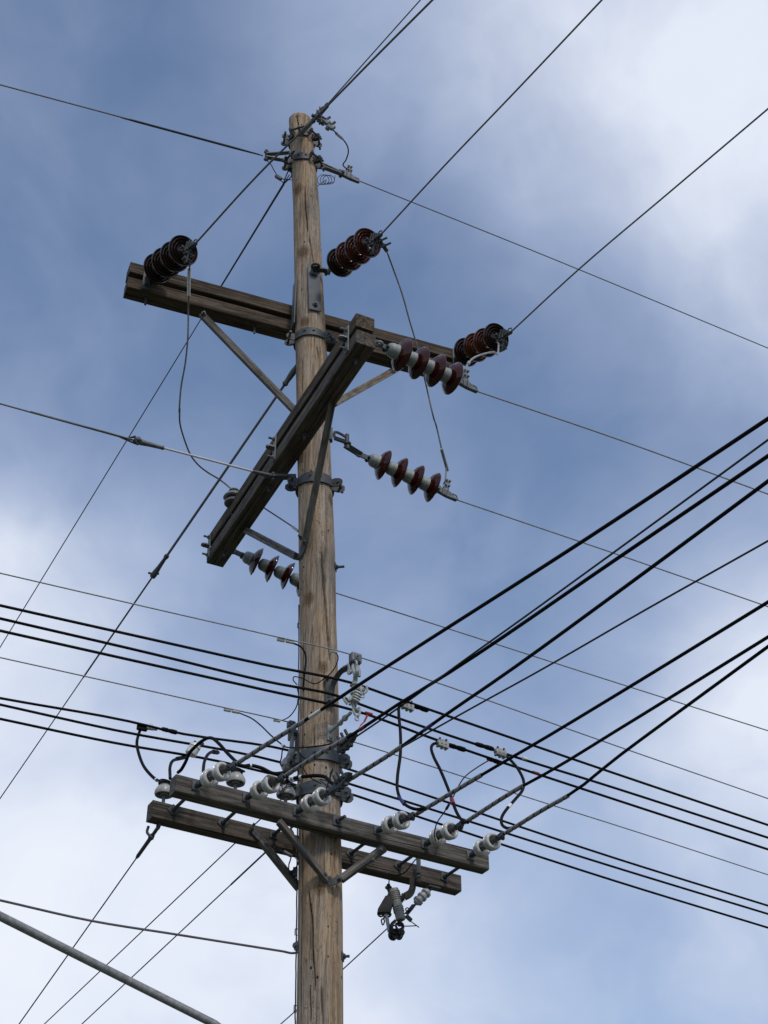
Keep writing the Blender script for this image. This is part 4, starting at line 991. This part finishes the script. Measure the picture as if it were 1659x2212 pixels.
jumper(zs('R2', (620, 380), (610, 470), (608, 610), (605, 750), (600, 1000), (580, 1200), (545, 1400), (530, 1600))+zs('L2', (1305, 200), (1305, 300), (1340, 430), (1385, 540), (1440, 610), (1510, 665), (1600, 720)), Yu, mp.y, .0068, 'alu_dark',
       'long slack jumper hanging from the near-black insulators to the grey pin insulator', [(z('R2', 610, 490), .13, 'sleeve', 2.0), (z('R2', 610, 570), .15, 'sleeve', 2.0)], None, mp+UP*.11)
e = ends['U2'][1]; e2_ = ends['M2'][1]
jumper(zs('R3', (684, 250), (700, 292), (740, 400), (800, 570), (850, 750), (900, 920), (955, 1150), (980, 1260), (1030, 1475))+zs('R5', (1290, 200), (1360, 500), (1400, 660)), e.y+.0, e2_.y, .0066, 'alu_dark',
       'slack jumper hanging from the dark red insulators to the strap-hung string', [(z('R5', 1385, 590), .2, 'galv_light', 2.0)], None, e2_)
q0 = ends['U2'][0]-ends['U2'][3]*.06; q1 = PY(*z('R3', 684, 250), e.y); b = MB(); b.strap([q0, q0.lerp(q1, .5), q1+(q1-q0)*.1], .03, .018, (q1-q0).cross(EYE-q0))
for f_ in (.35, .75): b.bolt(q0.lerp(q1, f_)+V((0, -.012, 0)), V((1, -.3, .35)), .06, .009); b.bolt(q0.lerp(q1, f_)+V((0, -.012, 0)), V((-1, .1, -.35)), .03, .009)
single('cable_connector', b, M['galv_dark'], 'dark bolted lug joining the dark red string to its slack jumper', 'connector', None, q0)
e = ends['U3'][1]; e2_ = ends['M1'][1]
jumper(zs('R3', (1500, 930), (1490, 1005), (1465, 990), (1400, 1000), (1320, 1030), (1270, 1085), (1250, 1140)), e.y-.02, e2_.y, .0078, 'cap', 'short pale jumper arching between the mixed string and the near red brown string', [(z('R3', 1280, 1070), .07, 'galv_light', 1.7)], None, e2_)
pa = rw+u_r*.09+UP*.12
jumper(zs('R1', (905, 265), (960, 320), (1010, 375), (1060, 425), (1110, 470), (1155, 540), (1165, 610), (1140, 690), (1110, 750)), tw.y+.04, pa.y, .006, 'black', 'short curved jumper at the pole top between the two dead-end clamps', [(z('R1', 1065, 430), .16, 'alu', 2.1)], None, rw+u_r*.085+UP*.08)
b = MB()
for (x, y) in ((920, 275), (975, 330)):
    p = PY(*z('R1', x, y), tw.y+.03); b.box(frame(p, V((1, 0, -.8))), (.07, .03, .05), .006); b.bolt(p+V((0, 0, .02)), V((.6, -.2, .5)), .05, .012); b.bolt(p+V((-.02, 0, -.02)), V((-.6, -.4, -.5)), .03, .012); 
single('cable_connector', b, M['galv'], 'bolted lug pair right of the pole top at the start of the curved jumper', 'connector', None, tw)
# coil of spare tie wire and small leads at the top
b = MB(); cc = z('R1', 915, 905); pts = []
for i in range(75):
    a = i*.285; w_ = i/74
    pts.append(PY(cc[0]-9+w_*20+11*cos(a), cc[1]+11*sin(a)*(1-.15*w_), YP-.02+.06*sin(i*.05)))
pts = [PY(*z('R1', 830, 975), YP)]+pts+[PY(*z('R1', 1010, 930), YP), PY(*z('R1', 1022, 860), YP)]
b.tube(pts, .0032, 6); single('coiled_wire', b, M['copper_dark'], 'loose coil of thin dark wire under the right arm at the pole top', 'wire coil', None, pts[0])
jumper(zs('R1', (270, 690), (310, 725), (360, 810), (405, 880), (450, 935)), lw.y, YP-.05, .0042, 'black', 'thin lead drooping from the left arm at the pole top', group='thin leads')
jumper(zs('R1', (395, 880), (450, 897), (500, 903), (545, 908)), YP-.05, YP-.02, .0042, 'black', 'thin lead running from a clip to the pole below the top bands', group='thin leads')
b = MB(); p = PY(*z('R1', 405, 882), YP-.05); b.box(frame(p, V((1, 0, -.9))), (.07, .03, .03), .006); single('wire_clip', b, M['galv_dark'], 'small clip joining thin leads left of the pole top', 'wire clip', None, p)

# connectors on the near trio and the jumpers to the wrapped cables
def pg_clamp(px, Y, u, label, bolts=True, m='white_poly'):
    p = PY(*px, Y); t = thing('cable_connector', label, 'connector', p, 'pale bolted cable connectors'); X, Yv, Z_ = basis(u)
    b = MB(); fr = frame(p, u)
    b.box(fr @ Matrix.Translation((0, 0, 0)), (.092, .036, .022), .006); b.box(fr @ Matrix.Translation((.004, 0, -.022)), (.086, .032, .017), .005)
    for q in (-.030, .002, .033): b.box(fr @ Matrix.Translation((q, 0, -.009)), (.017, .042, .048+.012*(q > 0)), .004)
    b.build('body', M[m], t)
    if bolts:
        b = MB()
        for q in (-.024, .027): pp = fr @ V((q, 0, .011)); b.bolt(pp, Z_*1+(-FN)*.6, .026, .0075)
        b.build('bolt', M['galv_dark'], t)
    return t
def Yc(px, zz): return PZ(*px, zz).y
uC = FD+V((0, 0, -.01))
pj1 = z('S4', 365, 300); pg_clamp(pj1, Yc(pj1, c1z)-.02, uC, 'pale bolted connector on the top near-side cable, behind a wrapped cable')
pj2 = z('S4', 690, 655); pg_clamp(pj2, Yc(pj2, zm-.30)-.02, uC, 'pale bolted connector on the bottom near-side cable, left of two neighbours')
pj3 = z('S4', 1230, 738); pg_clamp(pj3, Yc(pj3, zm-.22)-.02, uC, 'pale bolted connector on the middle near-side cable, farthest right')
def sleeve_on(pxa, pxb, zz, r, label, m='black'):
    a, b_ = PZ(*pxa, zz), PZ(*pxb, zz); b = MB(); d = b_-a
    b.tube([a, a+d*.08, a+d*.35, a+d*.45, a+d*.65, a+d*.92, b_], [r*.65, r*.95, r, r*.82, r*1.05, r, r*.6], 12); return single('splice_sleeve', b, M[m], label, 'splice', 'black splice sleeves', a)
sleeve_on(z('S4', 410, 300), z('S4', 560, 350), c1z, .0175, 'black splice sleeve beside the connector on the top near-side cable')
sleeve_on(z('S4', 745, 670), z('S4', 910, 720), zm-.30, .017, 'black splice sleeve right after the leftmost jumper connector')
sleeve_on(z('S4', 1000, 660), z('S4', 1170, 712), zm-.22, .0165, 'black splice sleeve left of the farthest right connector')
sleeve_on(z('S4', 1110, 795), z('S4', 1225, 835), zm-.30, .0165, 'black splice sleeve where a thin drop lead starts')
def ydown(zz0, e):                                                # jumper depth eases from the cable to its landing point
    return None
yD, yE, yF = sie['D'][0].y, sie['E'][0].y, sie['F'][0].y
jumper(zs('S4', (330, 285), (288, 320), (285, 380), (300, 560), (300, 750), (272, 980), (272, 1090), (310, 1190), (380, 1250), (460, 1272), (530, 1262)), Yc(pj1, c1z), yD-.12, .0105, 'black', 'S-curved black jumper with a blue mark dropping right of the pole', [(z('S4', 312, 1188), .09, 'blue', 1.1)])
jumper(zs('S4', (650, 650), (605, 665), (588, 700), (610, 780), (670, 900), (760, 1120), (790, 1210), (830, 1310), (880, 1378), (930, 1395)), Yc(pj2, zm-.30), yE-.08, .0105, 'black', 'black jumper with a red tape mark hooking down to a wrapped cable', [(z('S4', 790, 1200), .06, 'red', 1.35)])
jumper(zs('S4', (1290, 775), (1340, 825), (1400, 900), (1450, 1010), (1440, 1090), (1370, 1180), (1300, 1260), (1245, 1350), (1252, 1420), (1310, 1450), (1390, 1430)), Yc(pj3, zm-.22), yF-.1, .0105, 'black', 'S-curved black jumper with a white mark near the right end of the arms', [(z('S4', 1312, 1228), .045, 'white_tape', 1.12)])
dl = jumper(zs('S4', (1130, 812), (1010, 885), (900, 970), (840, 1060), (800, 1140), (740, 1250), (700, 1310), (640, 1400), (620, 1470))+zs('S5', (800, 620), (700, 655), (640, 720), (570, 800), (500, 822), (440, 815), (432, 860), (430, 940)), 0, 0, .0042, 'black', 'thin black lead dropping past the arms to the fuse cutout', [(z('S4', 735, 1250), .05, 'black', 2.2)],
       Yf=lambda f: Yc(pj2, zm-.30)+(FA.y+.62-Yc(pj2, zm-.30))*min(1, f*1.9) if f < .53 else (FB.y-.12 if False else PP(*z('S5', 640, 720), FA+FN*.2, FN).y+.02))

# left side: taps from the far trio to the pin insulators
c4z, c5z, c6z = zm2-.10, zm2-.22, zm2-.27
t = thing('cable_connector', 'tape-covered connector with a bare striped end on the top far-side cable at left', 'connector', PZ(*z('S1', 225, 445), c4z))
b = MB(); a = PZ(*z('S1', 195, 425), c4z); q = PZ(*z('S1', 262, 440), c4z); b.box(frame(a.lerp(q, .5)-UP*.012, q-a), (.075, .03, .045), .01); b.build('body', M['black'], t)
b = MB(); a = PZ(*z('S1', 262, 438), c4z); q = PZ(*z('S1', 350, 458), c4z); b.tube([a, a.lerp(q, .5), q], [.021, .018, .012], 10); b.bolt(a.lerp(q, .4), UP, .03); b.build('bare_end', M['sleeve'], t)
sleeve_on(z('S1', 385, 455), z('S1', 515, 488), c4z, .0155, 'black splice sleeve on the top far-side cable left of the arms')
jumper(zs('S1', (215, 450), (185, 560), (195, 640), (240, 760), (300, 835), (345, 872), (400, 900)), Yc(z('S1', 215, 450), c4z), piP[0].y, .0105, 'black', 'black jumper drooping to the left pin insulator, white-banded at its end', [(z('S1', 345, 872), .02, 'white_tape', 1.15), (z('S1', 370, 888), .02, 'white_tape', 1.15)])
jumper(zs('S1', (575, 688), (520, 700), (475, 720), (455, 770), (455, 830), (456, 862)), Yc(z('S1', 575, 688), c6z), piP[0].y+.05, .0105, 'black', 'short hooked black tap beside the left end of the front timber', [(z('S1', 540, 692), .13, 'black', 1.4)])
jumper(zs('S1', (850, 650), (800, 645), (765, 665), (737, 720), (727, 790), (728, 840)), Yc(z('S1', 850, 650), c5z), FA.y+.25, .0105, 'black', 'short hooked black tap dropping behind the leftmost double-bell insulator', [(z('S1', 825, 648), .12, 'black', 1.45)])
jumper(zs('S1', (520, 812), (545, 790), (585, 720), (610, 660), (650, 612), (710, 560), (760, 532), (800, 533), (850, 572), (920, 650), (985, 715), (1010, 735)), FA.y+.2, sie['A'][0].y, .0105, 'black', 'black jumper arching over the front timber end to the leftmost insulator')
t = thing('cable_connector', 'pale drum-shaped connector on the arched jumper at left', 'connector', PY(*z('S1', 640, 625), FA.y+.16))
b = MB(); a = PY(*z('S1', 618, 668), FA.y+.16); q = PY(*z('S1', 668, 588), FA.y+.16); b.lathe([(0, 0), (0, .03), (.006, .037), (.045, .037), (.05, .032), (.056, .038), ((q-a).length, .034), ((q-a).length, 0)], a, q-a, 20); b.build('drum', M['sleeve'], t)
b = MB(); b.bolt(q+V((-.02, 0, 0)), q-a, .03); b.bolt(q+V((.02, 0, .0)), V((1, 0, .5)), .03); b.build('bolt', M['galv_dark'], t)
jumper(zs('S1', (1000, 745), (1060, 760), (1110, 755), (1200, 775), (1300, 820), (1360, 818), (1410, 805)), sie['A'][0].y+.1, sie['B'][0].y+.1, .0115, 'black', 'black jumper lying between the two leftmost wrapped cables', [(z('S1', 1108, 756), .012, 'white_tape', 1.15)])
jumper(zs('S3', (215, 612), (270, 600), (330, 585), (400, 575), (560, 565), (640, 582), (700, 640), (770, 668), (830, 640)), piP[2].y-.03, sie['C'][0].y-.02, .0115, 'black', 'black jumper crossing the pole just above the lower crossarms', [(z('S3', 262, 600), .016, 'white_tape', 1.12), (z('S3', 290, 594), .016, 'white_tape', 1.12), (z('S3', 372, 578), .02, 'white_tape', 1.12)])
# neutral splices and bonding leads
def split_sleeve(pa_, pb_, zz, r, label):
    a, b_ = PZ(*pa_, zz)-UP*.006, PZ(*pb_, zz)-UP*.006; d = b_-a; b = MB()
    for f0, f1 in ((0, .46), (.52, 1)): b.tube([a+d*f0, a+d*(f0+.03), a+d*(f1-.03), a+d*f1], [r*.8, r, r, r*.8], 12)
    return single('splice_sleeve', b, M['sleeve'], label, 'splice', 'bright crimped sleeves', a)
split_sleeve(z('S2', 135, 212), z('S2', 355, 255), zm+.02, .0125, 'bright crimped sleeve on the upper messenger left of the pole')
split_sleeve(z('S2', 830, 362), z('S2', 915, 380), zm+.02, .0105, 'small bright crimped sleeve on the messenger in front of the pole')
split_sleeve(z('S1', 895, 290), z('S1', 1022, 315), zm2, .0125, 'bright crimped sleeve on the lower messenger left of the pole')
split_sleeve(z('S1', 1300, 378), z('S1', 1355, 388), zm2, .010, 'small grey crimped sleeve on the lower messenger beside the far bracket')
jumper(zs('S2', (250, 250), (360, 280), (450, 325), (500, 400), (512, 480), (500, 620), (485, 760), (480, 900)), hd.y+.15, YP-.15, .0065, 'black', 'black lead curving from the messenger down the left face of the pole', group='thin leads')
jumper(zs('S2', (900, 395), (930, 440), (915, 540), (850, 650), (740, 745), (650, 800), (600, 800), (520, 760), (440, 725), (350, 720), (345, 745), (400, 820)), hd.y+.1, YP-.14, .0038, 'black', 'thin black lead sagging across the pole below the messenger', group='thin leads')
jumper(zs('S1', (1025, 328), (1120, 370), (1200, 432), (1280, 510), (1370, 585))+zs('T2', (230, 790), (380, 800), (600, 795), (1000, 745), (1300, 670), (1500, 610)), hd2.y, sie['B'][0].y-.1, .005, 'black', 'thin lead swooping from the lower messenger across the pole to a wrapped cable', [(z('S1', 1380, 590), .06, 'sleeve', 2.2)], group='thin leads')
jumper(zs('T2', (175, 770), (165, 800), (140, 980), (120, 1120), (140, 1150), (165, 1125)), hd2.y-.2, hd2.y-.2, .0045, 'black', 'short dangling lead with a hooked end left of the pole', group='thin leads')
jumper(zs('S1', (1370, 388), (1430, 355), (1480, 290), (1500, 230), (1505, 180), (1490, 110)), hd2.y, YP-.02, .004, 'black', 'thin lead rising from the lower messenger along the pole edge', group='thin leads')
jumper(zs('T2', (470, 880), (510, 950), (600, 1020), (560, 1180), (640, 1330), (780, 1430), (900, 1490)), YP-.16, YP-.19, .0038, 'black', 'thin lead wandering down the pole face behind the wrapped cable', group='thin leads')
# dark clamps where two wrapped cables pass the broad bands
for (cx, cy, st_, lab) in ((*z('S3', 890, 185), sie['B'][0], 'dark bolted cable clamp where the red-marked cable leaves the pole'), (*z('S3', 840, 610), sie['C'][0], 'dark bolted cable clamp on the blue-marked cable at the lower broad band')):
    p = PZ(cx, cy, st_.z-.0); u = V((.5, -.86, 0)); t = thing('cable_clamp', lab, 'cable clamp', p, 'dark cable clamps at the bands'); fr = frame(p, u)
    b = MB(); b.prism([(-.11, -.03), (-.02, -.045), (.06, -.02), (.085, .012), (.04, .03), (-.05, .026), (-.12, .012)], fr, .034, .004); b.build('body', M['galv_dark'], t)
    for q in (-.06, -.015, .03):
        b = MB(); b.bolt(fr @ V((q, -.015, .0)), fr.to_3x3() @ V((0, -.5, .9)), .055, .009); b.nut(fr @ V((q, .0, -.05)), UP, .014, .02); b.cyl(fr @ V((q, 0, -.05)), fr @ V((q, 0, .03)), .007); b.build('bolt', M['galv_dark'], t)
# ties and tangled leads around the broad bands
for (seed, box_, Yt, r_, lab, npt) in ((3, (600, 660, 1650, 1725), YP-.28, .0042, 'dark tangle of tie wires left of the pole over the lower broad band', 9),
                                 (5, (690, 740, 1660, 1710), YP-.40, .0046, 'small dark snarl of tie wires at the pole over the pin insulator line', 7),
                                 (8, (595, 640, 1690, 1715), YP-.42, .004, 'twisted tie wires on top of the pin insulator beside the pole', 7)):
    rng = random.Random(seed); pts = [PY(rng.uniform(box_[0], box_[1]), rng.uniform(box_[2], box_[3]), Yt+rng.uniform(-.05, .05)) for _ in range(npt)]
    b = MB(); b.tube(crom(pts, 7), r_, 6); single('tie_wire', b, M['copper_dark'], lab, 'tie wire', 'loose tie wires', pts[0])
# ground wire stapled down the left side
b = MB(); pts = []
for i in range(64):
    y = 1310+i*15; a = -1.42+.10*noise.noise(V((i*.35, 0, 0)))-(.0 if y < 1700 else .12); pts.append(pole_pt(y, a, .006+.007*abs(noise.noise(V((i*.6, 3, 0))))))
zl = pts[-1].z
while zl > .1: zl -= .3; c, r = pole_z(zl); pts.append(c+pole_dir(-1.5)*(r+.006))
b.tube(crom(pts, 3), .0045, 6)
for i in (3, 14, 25, 36, 47, 58): b.tube([pts[i]-UP*.02+V((.008, 0, 0)), pts[i]-UP*.02+V((-.008, -.004, 0)), pts[i]+UP*.02+V((-.008, -.004, 0)), pts[i]+UP*.02+V((.008, 0, 0))], .003, 5)
single('ground_wire', b, M['copper_dark'], 'thin black ground wire stapled down the left edge of the pole', 'ground wire', None, pts[0])
b = MB(); cgw = z('S1', 1470, 1300)
pts = [PY(*p, YP-.05) for p in zs('S1', (1290, 1420), (1380, 1460), (1440, 1500), (1425, 1570), (1430, 1625), (1480, 1590), (1505, 1540), (1490, 1480), (1460, 1300), (1440, 1260), (1490, 1240))]
b.tube(crom(pts, 6), .0045, 6); single('bonding_lead', b, M['copper_dark'], 'looped bonding lead left of the pole under the lower crossarms', 'wire', None, pts[0])
b = MB(); p = PY(*z('S1', 1418, 1478), YP-.05); b.lathe([(-.03, 0), (-.03, .012), (.03, .012), (.03, 0)], p, V((1, 0, -.6)), 10); single('splice_sleeve', b, M['galv'], 'grey splice on the looped bonding lead under the lower crossarms', 'splice', None, p)
b = MB(); p = PY(*z('T6', 150, 118), YP-.02)
b.bolt(p, V((-1, 0, 0)), .04, .012); b.box(frame(p, UP), (.06, .03, .03), .005); single('wire_clip', b, M['galv_dark'], 'bolted clip on the ground wire just below the lower crossarm brace', 'wire clip', None, p)

# lead behind the middle arm from the grey pin insulator
jumper(zs('R4', (400, 880), (560, 980), (700, 1075), (830, 1160), (950, 1240), (1030, 1300)), mp.y+.02, YP+.3, .0058, 'alu_dark', 'bare lead passing behind the middle crossarm to the back of the pole', [(z('R4', 980, 1265), .13, 'rod', 2.0)])
# ------------------------------------------------------------------ guys
def guy(p0, px1, az, label, r=.0046, grip=None, far=14.0, m='steel_guy'):
    a = radians(az); n_ = V((cos(a), -sin(a), 0))                 # vertical plane through p0 with that heading
    p1 = PP(*px1, p0, n_); d = (p1-p0).normalized(); p2 = p1+d*far
    if d.z < 0 and p2.z < .05: p2 = p1+d*((.05-p1.z)/d.z)
    L_ = (p2-p0).length; pts = [p0.lerp(p2, i/12) for i in range(13)]
    t = thing('guy_wire', label, 'guy wire', p0, 'guy wires'); b = MB(); b.tube(pts, r, 8); b.build('strand', M[m], t)
    return t, p0, p1, d
t, p0, p1, d = guy(PY(*z('R1', 525, 850), YP-.03), (0, 1398.5), -48, 'long dark guy wire falling left from the pole top behind the upper crossarm', .0046)
b = MB(); b.tube([p0+d*.1, p0+d*.5, p0+d*1.5], [.0105, .009, .007], 8); b.tube(crom([p0+d*.1, p0+d*.02+V((.03, 0, .03)), p0+UP*.06, p0+d*.03+V((-.02, 0, .0)), p0+d*.12], 4), .006, 6); b.bolt(p0+UP*.06, V((0, -1, 0)), .04, .014); b.build('grip', M['steel_guy'], t)
t, p0, p1, d = guy(PY(*z('R2', 1482, 1245), YP+.0), (0, 1725), -48, 'guy wire with a grey strain rod falling left from behind the brace', .0046)
Lr = (PP(*z('L2', 1245, 1290), p0, V((cos(radians(-48)), -sin(radians(-48)), 0)))-p0).length
b = MB(); b.tube([p0+d*.1, p0+d*Lr], .0105, 10); b.build('strain_rod', M['rod_dark'], t)
b = MB(); b.lathe([(0, 0), (0, .02), (.08, .026), (.16, .02), (.18, .026), (.2, .012), (.2, 0)], p0-d*.03, d, 12); b.build('end_fitting', M['galv_dark'], t)
b = MB(); b.lathe([(0, 0), (0, .018), (.02, .021), (.04, .014), (.12, .018), (.19, .026), (.22, .022), (.23, 0)], p0+d*Lr, d, 12); b.bolt(p0+d*(Lr+.19), V((-1, -.5, 0)), .05); b.bolt(p0+d*(Lr+.19), V((1, .3, .4)), .04); b.tube([p0+d*(Lr+.2), p0+d*(Lr+1.2)], .0072, 8); b.build('end_fitting', M['galv_dark'], t)
pg = PP(*z('S1', 375, 1215), BA+BN*.045, BN)
t, p0, p1, d = guy(pg-UP*.02, (41.3, 2212), -34, 'guy wire clipped under the left end of the back timber', .0044, far=10)
b = MB(); b.torus(p0+d*.02+UP*.01, FD, .022, .008); b.tube([p0+d*.04, p0+d*.1], .012); b.lathe([(0, 0), (0, .016), (.02, .02), (.04, .013), (.2, .012), (.22, .007)], p0+d*.1, d, 10); b.tube(crom([p0+V((-.07, 0, -.01)), p0+V((-.075, 0, -.05)), p0+V((-.05, 0, -.08)), p0+d*.12], 4), .009, 8); b.bolt(p0+UP*.02, UP, .04, .012); b.build('hook', M['galv_dark'], t)
guy(PY(*z('S1', 1455, 945), YP+.08), (95.9, 2212), -34, 'guy wire from the lower steel band passing behind both lower timbers', .0044, far=10)
t, p0, p1, d = guy(PY(*z('S1', 1510, 1206), YP+.1), (177, 2212), -34, 'guy wire from the pole just below the lower timbers', .0044, far=10)
b = MB(); b.tube([p0, p0+d*.9], .0062, 8); b.build('grip', M['steel_guy'], t)
zc = pole_px(2052)[0].z
b = MB(); P = ext([PY(*z('S6', 1556, 440), YP-.03), PY(*z('S6', 1556, 462), YP-.04), PZ(*z('S6', 1535, 468), zc-.03), PZ(*z('S6', 930, 372), zc-.03), PZ(*z('S6', 480, 300), zc-.03), PZ(0, 1944.7, zc-.03)], 10)
P = [P[0], P[1], P[2], P[2].lerp(P[3], .1)]+P[3:]
b.tube(crom(P, 5), .0075, 8); b.bolt(P[0]+UP*.01, V((-.8, -.6, 0)), .03, .016)
single('service_cable', b, M['rod_dark'], 'grey service cable hooked to the pole low on its left and running left', 'cable', None, P[0])

# ------------------------------------------------------------------ fuse cutout and arrester under the arms
YC = PP(*z('S5', 700, 700), BA-BN*.02, BN).y
def Cp(x, y, dy=0.0): return PY(*z('C', x, y), YC+dy)
t = thing('fuse_cutout', 'grey porcelain fuse cutout with black contacts hanging below the arms', 'fuse cutout', Cp(960, 400))
a, q = Cp(555, 560), Cp(712, 1235); Lb = (q-a).length; pr = [(0, 0), (0, .030)]
for f in (.09, .15, .21, .27, .33): pr += [(Lb*(f-.012), .0335), (Lb*f, .0365), (Lb*(f+.022), .0365), (Lb*(f+.03), .032)]
pr += [(Lb*.5, .033)]
for f in (.58, .65, .72): pr += [(Lb*(f-.012), .0335), (Lb*f, .0365), (Lb*(f+.022), .0365), (Lb*(f+.03), .032)]
pr += [(Lb*.97, .034), (Lb, .028), (Lb, .016), (Lb*.93, .014), (Lb*.93, 0)]
b = MB(); b.lathe(pr, a, q-a, 28); b.build('porcelain', M['fuse_grey'], t)
b = MB(); b.strap(crom([Cp(965, 330), Cp(962, 540), Cp(920, 640), Cp(830, 705), Cp(735, 735)], 5), .042, .035, V((1, 0, .3))); b.tube([Cp(690, 820), Cp(740, 740)], .02, 10); b.build('bracket', M['black_gloss'], t)
st0 = PP(*z('S5', 705, 640), FA+FN*WL, FN); st0 = PY(*z('S5', 705, 640), YC-.05); b = MB(); b.box(frame((st0+PY(*z('S5', 708, 890), YC-.05))/2, st0-PY(*z('S5', 708, 890), YC-.05), V((0, -1, 0))), ((st0-PY(*z('S5', 708, 890), YC-.05)).length, .030, .010), .002)
for yy in (800, 838, 875): b.bolt(PY(*z('S5', 710, yy), YC-.057), V((0, -1, 0)), .02, .008)
b.build('hanger_strap', M['galv_dark'], t)
b = MB(); b.prism([(0, 0), (.055, .01), (.062, -.04), (.04, -.06), (.035, -.12), (-.055, -.12), (-.05, -.09)], frame(Cp(375, 725), V((1, 0, 0))), .05, .006); b.strap([Cp(470, 650), Cp(420, 800), Cp(410, 960), Cp(440, 1090)], .022, .03, V((1, 0, 0))); b.cyl(Cp(440, 540), Cp(480, 640), .014); b.bolt(Cp(440, 545), UP, .03, .012); b.build('upper_contact', M['black_gloss'], t)
b = MB(); b.tube(crom([Cp(220, 1090), Cp(235, 1140), Cp(280, 1155), Cp(340, 1125)], 4), .006, 8); b.tube(crom([Cp(490, 1090), Cp(480, 1130), Cp(440, 1160), Cp(380, 1120)], 4), .007, 8); b.loop([Cp(318+38*cos(a_)*(.7 if sin(a_) > 0 else 1), 1270+65*sin(a_)) for a_ in [2*pi*i/18 for i in range(18)]], .005, 6); b.tube([Cp(340, 1200), Cp(355, 1140)], .006, 6); b.build('pull_hook', M['black_gloss'], t)
b = MB(); b.tube([Cp(385, 1090), Cp(400, 1150), Cp(455, 1480)], [.011, .0125, .0115], 12); b.build('fuse_tube', M['arrester'], t)
b = MB()
for pl, rr in (([(590, 1250), (505, 1330), (480, 1450), (468, 1585), (500, 1635), (565, 1645), (592, 1590)], .0105), ([(640, 1290), (735, 1320), (752, 1395), (690, 1445), (520, 1450)], .011), ([(640, 1300), (600, 1340), (640, 1450)], .008), ([(735, 1440), (765, 1495), (735, 1560), (690, 1635), (640, 1625), (625, 1570), (530, 1560)], .0105), ([(490, 1450), (540, 1500), (640, 1510), (700, 1470)], .014), ([(500, 1540), (560, 1590)], .013), ([(650, 1520), (680, 1600)], .011)):
    b.tube(crom([Cp(x_, y_, .008*((x_ % 3)-1)) for x_, y_ in pl], 4), rr, 7)
b.strap([Cp(590, 1250), Cp(510, 1320), Cp(480, 1400)], .04, .012, V((0, 1, 0))); b.loop([Cp(700+26*cos(a_), 1495+40*sin(a_), -.02) for a_ in [2*pi*i/12 for i in range(12)]], .008, 6); b.torus(Cp(570, 1390, -.035), V((0, 1, 0)), .013, .005); b.cyl(Cp(690, 1230), Cp(680, 1360), .014); b.build('hinge', M['black_gloss'], t)
b = MB(); b.box(frame(Cp(880, 1190), V((.7, 0, -.7))), (.05, .026, .026), .006); b.tube([Cp(830, 1140), Cp(880, 1190), Cp(900, 1240), Cp(1050, 1350), Cp(1105, 1392)], .0035, 6); b.tube([Cp(750, 1365), Cp(900, 1362), Cp(1060, 1355)], .0035, 6); b.build('lead', M['galv_dark'], t)
t = thing('surge_arrester', 'pale ribbed surge arrester under the right end of the back timber', 'surge arrester', Cp(1400, 540, .06))
a, q = Cp(1300, 600, .05), Cp(1035, 865, .02); La = (q-a).length; pr = [(0, 0), (0, .022)]
for i in range(3): pr += [(La*(.05+.32*i), .024), (La*(.11+.32*i), .0345), (La*(.22+.32*i), .0345), (La*(.29+.32*i), .023)]
pr += [(La, .018), (La, 0)]
b = MB(); b.lathe(pr, a, q-a, 28); b.build('body', M['arrester'], t)
b = MB(); b.tube([Cp(1400, 520, .06), Cp(1270, 635, .045)], .011, 10); b.box(frame(Cp(1420, 525, .06), BD), (.09, .04, .012), .003); b.build('stud', M['galv_dark'], t)
b = MB(); b.strap([Cp(1000, 890, .015), Cp(930, 985, .005), Cp(830, 1100, 0)], .042, .006, V((.7, 0, .7))); b.torus(Cp(850, 1000, -.005), V((0, 1, 0)), .011, .004); b.build('lead_bracket', M['black_gloss'], t)
p0 = Cp(430, 1400, .0)
b = MB(); dz_ = PZ(614.5, 2205, p0.z-.05); P = ext([p0, PZ(740.6, 2094, p0.z-.02), dz_], 20); b.tube(P, .0042, 8); single('overhead_wire', b, M['steel_guy'], 'thin dark wire from the cutout passing behind the pole at bottom left', 'wire', None, p0)

# ------------------------------------------------------------------ street lamp arm below
c, r = pole_px(2194); zz0 = 4.38; c, r = pole_z(zz0)
t = thing('street_lamp_arm', 'mottled grey steel pipe arm rising left across the bottom corner', 'lamp arm', c)
m0 = c+V((-.13, -.1, -.06)); m1 = PY(463, 2212, YP-.16); m2 = PY(0, 1979, 8.07); d = (m2-m1).normalized()
b = MB(); b.tube([m0, m1, m1.lerp(m2, .5), m2, m2+d*.6, m2+d*1.1-UP*.03, m2+d*1.5-UP*.08], .0245, 16); b.build('pipe', M['mast'], t)
b = MB(); b.box(frame(c+pole_dir(-.8)*(r+.012)-UP*.05, UP, pole_dir(-.8)), (.3, .12, .02), .004); b.bolt(c+pole_dir(-.8)*(r+.02)+UP*.05, pole_dir(-.8), .03); b.bolt(c+pole_dir(-.8)*(r+.02)-UP*.15, pole_dir(-.8), .03); b.build('base_plate', M['mast'], t)
for o in bpy.data.objects:
    if 'local' in o: del o['local']
print('OBJECTS', len(bpy.data.objects))
